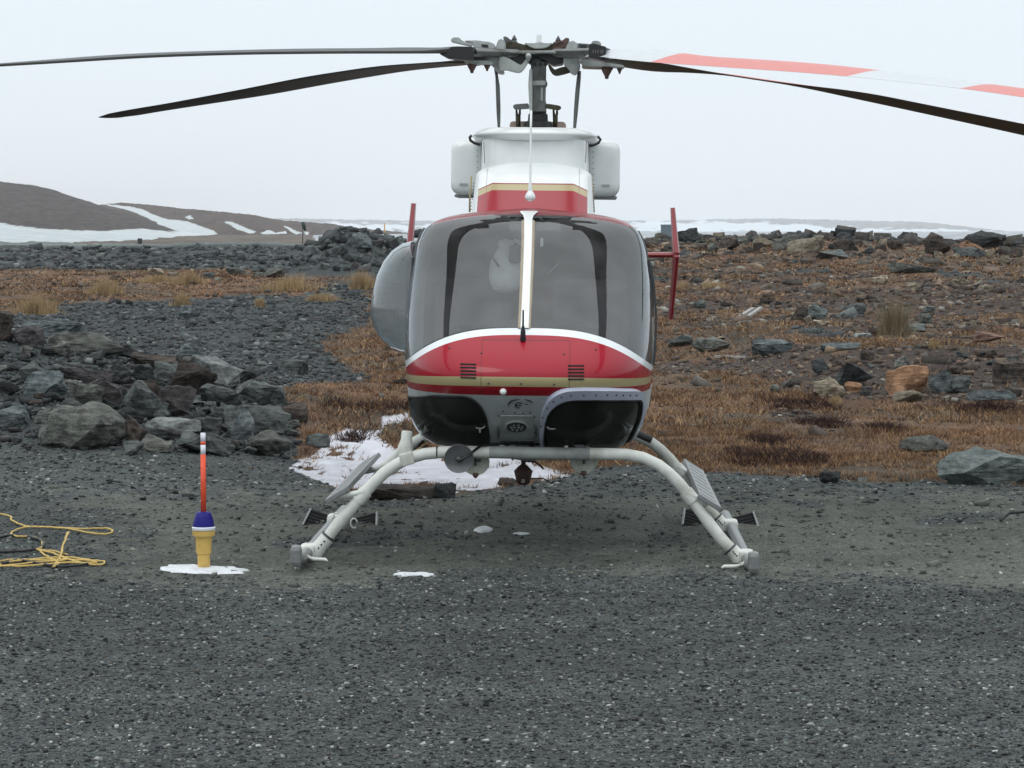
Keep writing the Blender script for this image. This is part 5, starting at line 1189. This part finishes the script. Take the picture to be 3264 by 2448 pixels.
hubpart('hub_spacer', [(1240, 290), (1350, 285), (1355, 330), (1245, 330)], brn, 2.20, .05)
hubpart('hub_fitting', [(725, 182), (765, 182), (800, 215), (860, 225), (880, 240), (760, 300), (740, 240)], mgry, 2.25, .12)
hubpart('hub_fitting', [(1240, 245), (1300, 225), (1350, 222), (1372, 195), (1415, 200), (1405, 235), (1360, 320), (1270, 300)], brn, 2.25, .12)
hubpart('hub_dome', [(945, 250), (1050, 252), (1110, 240), (1160, 252), (1245, 250), (1185, 295), (1130, 308), (1060, 308), (1010, 292)], lgry, 2.22, .14)
hubpart('mast_nut', [(1075, 165), (1128, 165), (1122, 232), (1128, 268), (1062, 268), (1072, 232)], whp, 2.3, .05)
for (x, y) in ((843, 192), (1298, 200)):
    v, f = lathe([(.018, 0), (.014, .012), (.004, .03), (.001, .035)], n=10); o = mobj('stud', v, f, dgry, HR, True); o.location = ZZp(x, y + 32, 2.25)
hubpart('blade_grip', [(670, 225), (690, 205), (725, 205), (752, 240), (752, 345), (640, 370), (560, 360), (650, 300)], lgry, 2.16, .16, bev=.008)
hubpart('blade_grip', [(1372, 330), (1395, 250), (1430, 222), (1480, 235), (1515, 275), (1500, 370), (1400, 372)], lgry, 2.16, .16, bev=.008)
hubpart('blade_grip', [(570, 365), (760, 355), (750, 430), (720, 520), (745, 560), (700, 570), (650, 545), (615, 480), (560, 450)], lgry, 2.20, .15, bev=.006)
hubpart('blade_grip', [(1350, 365), (1500, 372), (1520, 440), (1530, 500), (1490, 575), (1440, 570), (1400, 510), (1355, 470)], lgry, 2.20, .15, bev=.006)
hubpart('pitch_arm', [(690, 375), (770, 400), (890, 470), (920, 478), (945, 440), (985, 400), (1000, 430), (945, 520), (905, 560), (850, 555), (760, 530), (700, 545), (680, 480)], lgry, 2.12, .05)
hubpart('pitch_arm', [(1190, 470), (1215, 475), (1262, 528), (1330, 500), (1420, 490), (1440, 550), (1360, 575), (1280, 592), (1240, 575), (1210, 530)], olive, 2.26, .05)
hubpart('damper_block', [(750, 370), (950, 370), (975, 400), (945, 440), (900, 480), (800, 440), (755, 420)], blackp, 2.30, .2)
hubpart('damper_block', [(1050, 380), (1150, 352), (1300, 345), (1355, 372), (1350, 465), (1250, 480), (1180, 440)], blackp, 2.32, .2)
hubpart('counterweight', [(60, 352), (135, 345), (185, 290), (415, 290), (410, 432), (300, 420), (150, 402)], blackp, 1.80, .16)
hubpart('counterweight', [(1618, 262), (1660, 255), (1800, 290), (1785, 440), (1700, 420), (1612, 400)], blackp, 1.80, .16)
wmk = mat('stencil_grey', (.10, .10, .10), .6)
for x in (1655, 1680, 1705, 1735, 1755): hubpart('stencil_mark', [(x, 322), (x + 12, 322), (x + 12, 356), (x, 356)], wmk, 1.716, .006, bev=0)
hubpart('grip_arm', [(183, 215), (205, 192), (275, 192), (285, 212), (335, 240), (420, 255), (400, 285), (320, 270), (190, 240)], lgry, 1.86, .05)
hubpart('grip_arm', [(325, 225), (450, 222), (590, 240), (640, 262), (650, 300), (620, 320), (420, 300), (410, 250)], lgry, 2.12, .12)
hubpart('grip_slot', [(500, 262), (570, 268), (575, 295), (510, 290)], blackp, 2.055, .02, bev=0)
hubpart('grip_arm', [(1500, 250), (1640, 262), (1615, 330), (1510, 330), (1500, 290)], mgry, 2.14, .12)
hubpart('grip_slot', [(1520, 268), (1600, 272), (1585, 305), (1530, 300)], blackp, 2.075, .02, bev=0)
hubpart('grip_knob', [(1640, 262), (1645, 238), (1665, 226), (1715, 228), (1742, 245), (1745, 272)], lgry, 1.84, .07)
hubpart('lower_plate', [(320, 430), (560, 430), (625, 455), (620, 480), (560, 475), (440, 470), (330, 455)], lgry, 2.10, .10)
hubpart('grip_slot', [(415, 375), (540, 385), (560, 425), (420, 425)], dgry, 2.10, .10)
hubpart('lower_plate', [(1500, 430), (1640, 425), (1700, 440), (1980, 480), (1985, 512), (1850, 500), (1640, 495), (1560, 480)], lgry, 2.10, .10)
hubpart('lower_plate', [(1540, 480), (1740, 485), (1870, 505), (1870, 525), (1700, 520), (1550, 515)], beige, 2.15, .07)
for (x, y, r_, h_) in ((405, 478, .030, .05), (562, 482, .020, .035), (1803, 520, .034, .06), (1936, 512, .018, .035), (1420, 380, .006, .02)):
    v, f = lathe([(r_ * .9, .008), (r_, 0), (r_ * .8, -h_ * .3), (r_ * .4, -h_ * .7), (r_ * .3, -h_)], n=12); o = mobj('grip_bolt', v, f, brn, HR, True, angle=40); o.location = ZZp(x, y, 2.1)
# mast
v, f = tube([ZZp(1092, 420), ZZp(1092, 1000)], .046, 20); mobj('mast', v, f, mgry, HR, True, angle=50)
hubpart('mast_sleeve', [(1035, 445), (1175, 445), (1172, 640), (1184, 650), (1186, 690), (1170, 700), (1165, 960), (1035, 960), (1035, 700), (1000, 690), (1000, 650), (1030, 640)], mgry, 2.26, .08)
hubpart('mast_collar', [(1030, 640), (1170, 640), (1168, 690), (1035, 690)], lgry, 2.215, .02)
for x in (1057, 1115, 1170):
    v, f = tube([ZZp(x, 470, 2.225), ZZp(x, 470, 2.205)], .012, 12); mobj('sleeve_hole', v, f, blackp, HR)
hubpart('sleeve_rib', [(1120, 710), (1140, 710), (1136, 850), (1118, 850)], lgry, 2.215, .02)
hubpart('drive_link', [(1000, 520), (1030, 520), (1030, 950), (1000, 950), (988, 690), (990, 650)], lgry, 2.16, .05)
v, f = lathe([(.004, .02), (.014, .015), (.019, 0), (.014, -.014), (.006, -.03)], n=14); o = mobj('link_ball', v, f, lgry, HR, True); o.location = ZZp(990, 390, 2.08)
v, f = lathe([(.13, -.01), (.09, 0), (.085, .03), (.062, .035), (.06, .075), (.052, .08), (.05, .15), (.044, .16)], n=26); o = mobj('mast_boot', v, f, blk, HR, True, angle=40); o.location = ZZp(1088, 1118)
hubpart('swashplate_arm', [(828, 900), (850, 885), (990, 875), (1000, 930), (860, 938), (835, 930)], mgry, 2.26, .06)
hubpart('swashplate_arm', [(1165, 880), (1210, 882), (1315, 900), (1332, 915), (1322, 940), (1290, 945), (1165, 925)], olive, 2.26, .06)
for (x0, x1) in ((855, 912), (1240, 1298)):
    xm = (x0 + x1) / 2
    v, f = tube([ZZp(x0 + 10, 935), ZZp(x0 + 14, 990), ZZp(xm, 1010), ZZp(xm, 1125)], [.006, .008, .016, .015], 8); mobj('actuator', v, f, olive, HR, True)
    v, f = tube([ZZp(x1 - 10, 935), ZZp(x1 - 12, 990), ZZp(xm + 2, 1012)], [.006, .008, .01], 8); mobj('actuator_fork', v, f, olive, HR, True)
hubpart('rear_cowl_block', [(795, 1130), (798, 1080), (820, 1062), (960, 1062), (960, 1130)], beige, 2.5, .2); hubpart('rear_cowl_block', [(1190, 1130), (1190, 1068), (1355, 1066), (1378, 1090), (1380, 1132)], beige, 2.5, .2)
v, f = tube([ZZp(650, 520, 2.2), ZZp(662, 600, 2.2), ZZp(672, 700, 2.2), ZZp(680, 950, 2.2), ZZp(684, 1140, 2.2)], [.010, .009, .013, .013, .008], 10); mobj('pitch_link', v, f, mgry, HR, True)
v, f = tube([ZZp(1520, 540, 2.2), ZZp(1512, 620, 2.2), ZZp(1498, 760, 2.2), ZZp(1482, 960, 2.2), ZZp(1468, 1150, 2.2)], [.010, .013, .014, .013, .009], 10); mobj('pitch_link', v, f, mgry, HR, True)
# blades
HW = HM @ Lp(1716, 165, yH)
btop = mat('blade_white', (.47, .50, .52), .35, var=.04); bgr = mat('blade_grey', (.13, .14, .145), .8, var=.08, spec=.15); bred = mat('blade_red', (.54, .145, .125), .4, var=.06); bbot = mat('blade_underside', (.045, .034, .018), .5, var=.3, scale=12); bedge = mat('blade_edge', (.018, .018, .016), .8, var=.2, spec=.1)
def blade(az, near, far, stripes, topm, Rtip=5.33, label=None, lead_near=True):
    e3 = Vector((math.cos(az), math.sin(az), 0)); nrm = Vector((-e3.y, e3.x, 0)); 
    if nrm.y > 0: nrm = -nrm      # towards the camera
    def r_of(px):
        t = (px - CW / 2) / FPX
        return (HW.y * t - HW.x) / (e3.x - e3.y * t)
    def table(tab, c):
        rs, zs = [], []
        for px, row in tab:
            r = r_of(px); q = HW + e3 * r + nrm * c; d = ray(px, row); t = q.y / d.y; rs.append(r); zs.append(HC + d.z * t)
        if rs[-1] < Rtip - .05:
            sl = (zs[-1] - zs[-2]) / (rs[-1] - rs[-2]); rs.append(Rtip); zs.append(zs[-1] + sl * (Rtip - rs[-2]) * 1.05)
        return rs, zs
    ch = .135
    rn, zn = table(near, ch * .95); rf, zf = table(far, -ch * .95)
    st = sorted(set(list(np.linspace(.52, Rtip, 46)) + [s[0] for s in stripes] + [s[1] for s in stripes])); V, F, Mi = [], [], []
    prof = [(-1, 0), (-.93, .42), (-.6, .9), (-.1, 1), (.6, .4), (1, .04), (1, -.04), (.6, -.35), (-.1, -.6), (-.6, -.62), (-.93, -.35)]
    if not lead_near: prof = [(-a, b) for a, b in prof][::-1]
    n = len(prof)
    def sm(rs, zs, r):
        return float(np.mean([np.interp(r + d, rs, zs) for d in (-.22, -.11, 0, .11, .22)])) if .7 < r < Rtip - .3 else float(np.interp(r, rs, zs))
    for r in st:
        a, b = sm(rn, zn, r), sm(rf, zf, r); kk = sstep(.5, 1.0, r); c = ch * (.45 + .55 * float(kk)) * (1 - .35 * float(sstep(Rtip - .25, Rtip, r)))
        th = .0085 + .018 * (1 - float(kk)); dz = (a - b) / 1.95
        for (s, t) in prof:
            q = HW + e3 * r - nrm * (s * c) * 1.0; q = Vector((q.x, q.y, (a + b) / 2 - s * dz / 1.0 * (c / ch) + t * th)); V.append(HI @ q)
    for i in range(len(st) - 1):
        rm = (st[i] + st[i + 1]) / 2; col = any(s[0] <= rm <= s[1] for s in stripes)
        for j in range(n):
            j2 = (j + 1) % n; F.append((i * n + j, i * n + j2, (i + 1) * n + j2, (i + 1) * n + j)); t = (prof[j][1] + prof[j2][1]) / 2; s = (prof[j][0] + prof[j2][0]) / 2
            Mi.append((3 if (s < -.55 and lead_near) else 2 if col else 0) if t > .15 else (3 if abs(s) > .9 else 1))
    F.append(tuple(range(n))); Mi.append(1); F.append(tuple((len(st) - 1) * n + j for j in range(n))); Mi.append(1)
    me = bpy.data.meshes.new('rotor_blade'); me.from_pydata([tuple(q) for q in V], [], F)
    for m_ in (topm, bbot, bred, bedge): me.materials.append(m_)
    me.polygons.foreach_set('material_index', Mi); me.polygons.foreach_set('use_smooth', [True] * len(F))
    bm = bmesh.new(); bm.from_mesh(me); bmesh.ops.recalc_face_normals(bm, faces=bm.faces)
    for e_ in bm.edges:
        if len(e_.link_faces) == 2 and e_.calc_face_angle(0) > math.radians(55): e_.smooth = False
    bm.to_mesh(me); bm.free(); o = link('rotor_blade', me, HR)
    if label: tag(o, label)
    return o
dA = math.radians
blade(dA(180 + 38.1), [(1450, 170), (1400, 170), (1250, 170), (1033, 170), (738, 173), (443, 182), (148, 201), (0, 209)], [(1450, 148), (1400, 148), (1250, 154), (1033, 154), (738, 161), (443, 171), (148, 194), (0, 205)], [], bgr, label='grey topped blade reaching out of the frame at upper left')
blade(dA(180 - 51.9), [(1440, 200), (1424, 200), (1254, 211), (1033, 244), (812, 288), (590, 330), (443, 354), (350, 373)], [(1440, 208), (1424, 208), (1254, 224), (1033, 261), (812, 302), (590, 336), (443, 359), (350, 376)], [], btop, label='dark underside blade drooping to a tip at the left')
blade(dA(-51.9), [(1985, 182), (2060, 193), (2150, 200), (2450, 220), (2600, 230), (2794, 247), (3104, 280), (3260, 302)], [(1985, 152), (2060, 158), (2150, 178), (2450, 196), (2600, 208), (2794, 231), (3104, 270), (3260, 291)], [(1.2, 2.78), (3.58, 4.4)], btop, label='blade with wide red and white bands on top, upper right', lead_near=False)
blade(dA(38.1), [(1990, 185), (2087, 206), (2189, 224), (2274, 238), (2460, 265), (2596, 281), (2707, 294), (2949, 343), (3260, 405)], [(1990, 208), (2087, 226), (2189, 233), (2274, 226), (2460, 255), (2596, 277), (2707, 302), (2949, 354), (3260, 422)], [(1.2, 2.8)], btop, label='lower right blade, dark brown beneath with a sliver of red above', lead_near=False)
for az, z_ in ((218.1, 165), (128.1, 196), (-51.9, 168), (38.1, 192)):
    a_ = dA(az); e3 = Vector((math.cos(a_), math.sin(a_), 0)); q0 = HW + e3 * .18; q1 = HW + e3 * .66
    zz0 = HC + ray(1716, 170).z / ray(1716, 170).y * q0.y; pr = (q1.x * FPX / q1.y) + CW / 2; zz1 = HC + ray(pr, z_).z / ray(pr, z_).y * q1.y
    v, f = tube([HI @ Vector((q0.x, q0.y, zz0)), HI @ Vector((q1.x, q1.y, zz1))], [.05, .055], 10, flat=.5); mobj('blade_cuff', v, f, mgry, HR, True, angle=50)
# ================================================================== LANDING GEAR
PADK = mat('pad_black', (.014, .015, .016), .9, var=.3, spec=.15)
FT = [(1008,1755),(1045,1712),(1081,1665),(1117,1625),(1153,1581),(1189,1542),(1225,1507),(1262,1482),(1298,1462),(1352,1447),(1410,1441),(1500,1440),(1640,1443),(1800,1446),(1933,1447),(1999,1449),(2049,1459),(2098,1482),(2132,1508),(2165,1541),(2198,1582),(2231,1627),(2264,1673),(2297,1715),(2330,1750),(2352,1775)]
yF = .55
v, f = tube([Lp(a, b, yF) for a, b in FT], .033, 16); mobj('front_crosstube', v, f, skidm, HR, True, angle=60)
VP = (1867, 735)
def back(p_, y0, y1, k_=None):
    q = Lp(p_[0], p_[1], y0); return Vector((q.x, y1, q.z))
yR = 2.1
fp = [Lp(a, b, yF) for a, b in ((1560, 1441), (1640, 1443), (1800, 1446), (1880, 1447))]; v, f = tube(fp, .0345, 16); mobj('tube_shade_sleeve', v, f, mat('belly_shade_grey', (.30, .32, .31), .5, var=.15, dirt=(.16, .17, .16), scale=15), HR, True, angle=60)  # added sleeve, its grey paints the belly's shade onto the tube's middle
v, f = tube([back(p_, yF, yR) for p_ in FT], .033, 16); mobj('rear_crosstube', v, f, skidm, HR, True, angle=60)
q0 = back(FT[17], yF, yR)
P_ = [back(p_, yF, yR) for p_ in FT[15:18]]; v, f = tube([q + Vector((.0, -.012, .012)) for q in P_], .028, 10); mobj('tube_pad', v, f, blk, HR, True)
P_ = [back(p_, yF, yR) for p_ in FT[8:11]]; v, f = tube([q + Vector((.0, -.012, .012)) for q in P_], .028, 10); mobj('tube_pad', v, f, blk, HR, True)
for sd, i0, sgn in (('l', 0, -1), ('r', len(FT) - 1, 1)):
    foot = Lp(*FT[i0], yF); xs = foot.x + sgn * .045
    # skid tube with upturned toe
    P_ = [(xs, 2.75, .035), (xs, 1.5, .035), (xs, .55, .035), (xs, .25, .04), (xs + sgn * .004, .08, .055), (xs + sgn * .006, .0, .075)]
    v, f = tube(P_, [.034, .034, .034, .034, .034, .031], 16); mobj('skid_tube', v, f, alu, HR, True, angle=60)
    v, f = box((xs + sgn * .004, -.03, .085), (.062, .075, .12), bev=.029); mobj('toe_cap', v, f, alu, HR)
    # clamp at the foot, collars up the tube
    nxt = FT[1] if sgn < 0 else FT[-2]; nx3 = FT[2] if sgn < 0 else FT[-3]
    A, B, C_ = Lp(*FT[i0], yF), Lp(*nxt, yF), Lp(*nx3, yF)
    for yy in (yF, yR):
        dY = Vector((0, yy - yF, 0))
        v, f = tube([A + dY + (B - A) * -.35, A + dY + (B - A) * .1, A + dY + (B - A) * .45, B + dY], [.052, .043, .040, .040], 16); cl = mobj('foot_clamp', v, f, skidm, HR, True, angle=40)
        for t in (.25, .5, .75):
            q = (A + dY).lerp(B + dY, t) + Vector((0, -.04, 0)); vv, ff_ = lathe([(.0055, 0), (.004, -.004)], axis='y', n=8); o = mobj('clamp_bolt', vv, ff_, blackp, cl); o.location = q
        v, f = box((xs, yy, .045), (.085, .16, .07), bev=.02); mobj('skid_saddle', v, f, skidm, HR)
        v, f = tube([B + dY + (C_ - B) * .0, B + dY + (C_ - B) * .12], .0425, 16); mobj('tube_band', v, f, dgry, HR, True, angle=40)
    lv = Lp(1003 if sgn < 0 else 2342, 1783 if sgn < 0 else 1806, .2); v, f = tube([lv + Vector((sgn * .03, .04, 0)), lv, lv + Vector((-sgn * .06, -.02, .002)), lv + Vector((-sgn * .072, -.03, -.004))], [.011, .011, .010, .006], 8); mobj('tow_lever', v, f, skidm, HR, True)
    v, f = tube([Vector((lv.x + sgn * .03, .25, lv.z + .0)), Vector((xs, .22, .06))], .013, 8); mobj('lever_mount', v, f, skidm, HR, True)
    # step plank between the cross tubes with its brackets
    s0 = (1084, 1578) if sgn < 0 else (2252, 1602); q = Lp(*s0, yF - .05); tl = sgn * .55
    v, f = box((0, 0, 0), (.145, 2.25, .028), rot=(0, tl, 0), bev=.005); st = mobj('step_plank', v, f, alu, HR); st.location = (q.x + sgn * .015, yF - .05 + 1.12, q.z + .0)
    for k in range(9):
        v, f = box((0, -1.02 + k * .255, .016), (.10, .03, .004), rot=(0, tl, 0)); mobj('tread_strip', v, f, mgry, st)
    for yy in (yF, yR):
        i = 4 if sgn < 0 else len(FT) - 6; m_ = Lp(*FT[i], yF); m_ = Vector((m_.x, yy, m_.z)); v, f = tube([m_ + Vector((-sgn * .02, 0, .02)), m_.lerp(Vector((q.x, yy, q.z)), .55), Vector((q.x + sgn * .01, yy, q.z - .01))], [.045, .035, .05], 10, flat=.5); mobj('step_bracket', v, f, skidm, HR, True)
        mm_ = Lp(*FT[i + (-1 if sgn > 0 else 0)], yF); nn2 = Lp(*FT[i + (0 if sgn > 0 else 1)], yF); d_ = (nn2 - mm_).normalized()
        c0 = Vector((m_.x, yy, m_.z)); v, f = tube([c0 - d_ * .035, c0 + d_ * .035], .040, 16); mobj('bracket_band', v, f, skidm, HR, True, angle=40)
    padk = PADK
    for pd, (xa, ra), (xb, rb), (xc_, rc), (xd, rd) in (((-1), *( ((976, 1665), (1000, 1636), (1068, 1660), (1040, 1690)) if sgn < 0 else ((2190, 1658), (2184, 1636), (2258, 1664), (2270, 1692)))), (1, *(((1098, 1688), (1140, 1660), (1212, 1652), (1202, 1672)) if sgn < 0 else ((2328, 1692), (2324, 1660), (2400, 1648), (2418, 1672))))):
        cen = Lp((xa + xc_) / 2, (ra + rc) / 2 + 6, 2.45); hw = .075
        slp = .30 if pd < 0 else -.26
        padm = empty('tundra_pad', cen, HR); padm.rotation_euler = (.28, slp, 0)
        v, f = box((0, 0, -.006), (.20, .29, .022), bev=.003); mobj('pad_plate', v, f, padk, padm)
        for k in range(6):
            v, f = box((0, -.13 + k * .052, 0), (.185, .030, .02), bev=.003); mobj('pad_bar', v, f, padk, padm)
        v, f = box((pd * .096, .0, .004), (.012, .28, .03), bev=.004); mobj('pad_end', v, f, alu, padm)
        v, f = box((-pd * .05, .0, -.014), (.03, .30, .02), bev=.004); mobj('pad_rail', v, f, blk, padm)
    hk = Lp(1068 if sgn < 0 else 2262, 1655 if sgn < 0 else 1700, 2.1)
    if sgn < 0:
        for (a, b) in ((1055, 1668), (1072, 1650), (1128, 1668)):
            q = Lp(a, b, 2.0); P2 = [q + Vector((.02 * math.cos(t), 0, .03 * math.sin(t))) for t in np.linspace(0, 5.4, 10)]; v, f = tube(P2, .006, 6); mobj('pad_hook', v, f, skidm, HR, True)
# white sealed can and bracket on the left of the front tube
q = Lp(1300, 1418, .6); mobj_ = lathe([(.034, -.075), (.040, -.055), (.046, -.02), (.040, .01), (.031, .045), (.031, .085), (.026, .09)], n=20); o = mobj('float_bottle', mobj_[0], mobj_[1], skidm, HR, True, angle=45); o.location = Lp(1293, 1425, .6) + Vector((0, 0, .0)); o.rotation_euler = (0, .1, 0)
v, f = box((0, 0, 0), (.075, .085, .07), rot=(0, -.28, 0), bev=.008); o = mobj('tube_clamp', v, f, skidm, HR); o.location = Lp(1298, 1462, yF)
v, f = tube([Lp(1392, 1425, yF), Lp(1394, 1456, yF)], .0355, 12); 
v, f = tube([Lp(1391, 1441, yF), Lp(1395, 1441, yF)], .0352, 16); mobj('tube_band', v, f, blackp, HR, True, angle=40)
v, f = tube([Lp(1312, 1438, .8), Lp(1350, 1406, .85)], .010, 8); mobj('strut', v, f, blk, HR, True)
v, f = tube([Lp(1320, 1440, .7), Lp(1360, 1420, .9)], .008, 8); mobj('strut', v, f, goldp, HR, True)
# round discs of the mirrors under the belly
def disc(px, row, r, yl, m_, name, rx=.15, rz=0):
    v, f = lathe([(.01, .022), (r * .6, .020), (r * .93, .010), (r, 0), (r * .96, -.008), (r * .9, -.004), (.01, -.003)], axis='y', n=40); o = mobj(name, v, f, m_, HR, True, angle=40); o.location = Lp(px, row, yl); o.rotation_euler = (rx, 0, rz); return o
mirm = mat('mirror_face', (.13, .135, .14), .25, metal=.35, var=.1); backm = mat('mirror_back', (.42, .43, .38), .45, var=.15, dirt=(.22, .22, .17), scale=20)
d1 = disc(1463, 1462, .082, .38, mirm, 'mirror_disc'); d2 = disc(1516, 1472, .078, .62, backm, 'mirror_back'); d3 = disc(1861, 1466, .080, .66, backm, 'mirror_back')
for dd_ in (d2, d3):
    for (sx_, sz_) in ((.06, .012), (.012, .06)):
        v, f = box((0, -.014, .01), (sx_, .012, sz_), bev=.002); mobj('mirror_bracket', v, f, dgry, dd_)
    v, f = lathe([(.015, 0), (.018, -.015), (.006, -.03)], (0, -.004, -.062), n=10); mobj('mirror_bolt', v, f, brn, dd_, True)
v, f = lathe([(.02, 0), (.016, -.018), (.004, -.024)], axis='y', n=14); mobj('mirror_hub', v, f, dgry, d1, True)
v, f = tube([Lp(1465, 1470, .33), Lp(1498, 1448, .36), Lp(1532, 1421, .50), Lp(1580, 1416, .60), Lp(1720, 1416, .66)], [.006, .008, .0085, .0085, .0085], 8); mobj('mirror_arm', v, f, blackp, HR, True)
v, f = tube([Lp(1690, 1416, .62), Lp(1712, 1438, .6), Lp(1740, 1449, .6), Lp(1775, 1440, .6), Lp(1800, 1424, .62)], .009, 8); mobj('cable', v, f, blackp, HR, True)
v, f = tube([Lp(1575, 1432, .7), Lp(1720, 1434, .7)], .017, 10); mobj('cross_bar', v, f, mgry, HR, True)
for (a, b, w_, h_, m_) in ((1633, 1430, .035, .04, mgry), (1634, 1455, .012, .04, olive), (1846, 1428, .05, .04, dgry), (1862, 1440, .03, .05, dgry), (1805, 1426, .02, .02, skidm), (1566, 1420, .02, .03, mgry), (1600, 1424, .03, .02, lgry), (1690, 1428, .03, .02, blackp)):
    v, f = box((0, 0, 0), (w_, .04, h_), bev=.004); o = mobj('belly_bracket', v, f, m_, HR); o.location = Lp(a, b, .6)
# cargo hook
rust = mat('hook_rust', (.05, .022, .016), .6, var=.35, scale=30); q = Lp(1668, 1512, 1.3)
v, f = lathe([(.010, .10), (.018, .085), (.014, .06), (.03, .045), (.048, .02), (.052, -.02), (.040, -.05), (.018, -.062)], n=16); v = [Vector((p_.x * (1 + .15 * math.sin(p_.z * 60)), p_.y * .6, p_.z)) for p_ in v]; hk_ = mobj('cargo_hook', v, f, rust, HR, True, angle=45); hk_.location = q
v, f = box((.0, -.03, -.035), (.02, .02, .022), bev=.004); mobj('hook_latch', v, f, lgry, hk_)
v, f = tube([Lp(1672, 1468, 1.3) - q, Vector((.0, 0, .08))], .012, 8); mobj('hook_shank', v, f, rust, hk_)
v, f = tube([Lp(1676, 1470, 1.3) - q, Lp(1705, 1472, 1.3) - q, Lp(1726, 1486, 1.3) - q, Lp(1732, 1496, 1.3) - q], .006, 6); mobj('hook_cable', v, f, rust, hk_, True)
v, f = tube([Lp(1692, 1526, 1.3) - q, Lp(1730, 1524, 1.3) - q, Lp(1755, 1538, 1.3) - q, Lp(1790, 1530, 1.3) - q], .004, 6); mobj('hook_wire', v, f, blackp, hk_, True)
# ================================================================== HAZE
v, f = box((0, 4600, 60), (46000, 9400, 124)); hz = mobj('haze', v, f, [], None)
hm = bpy.data.materials.new('haze'); hm.use_nodes = True; nt = hm.node_tree; nt.nodes.clear(); o_ = nt.nodes.new('ShaderNodeOutputMaterial'); pv = nt.nodes.new('ShaderNodeVolumePrincipled')
pv.inputs['Color'].default_value = (.93, .95, .97, 1); pv.inputs['Density'].default_value = 9e-5; pv.inputs['Anisotropy'].default_value = 0.2; nt.links.new(pv.outputs[0], o_.inputs['Volume'])
hz.data.materials.clear(); hz.data.materials.append(hm); tag(hz, 'thin pale haze over the whole plain', 'haze', kind='stuff')
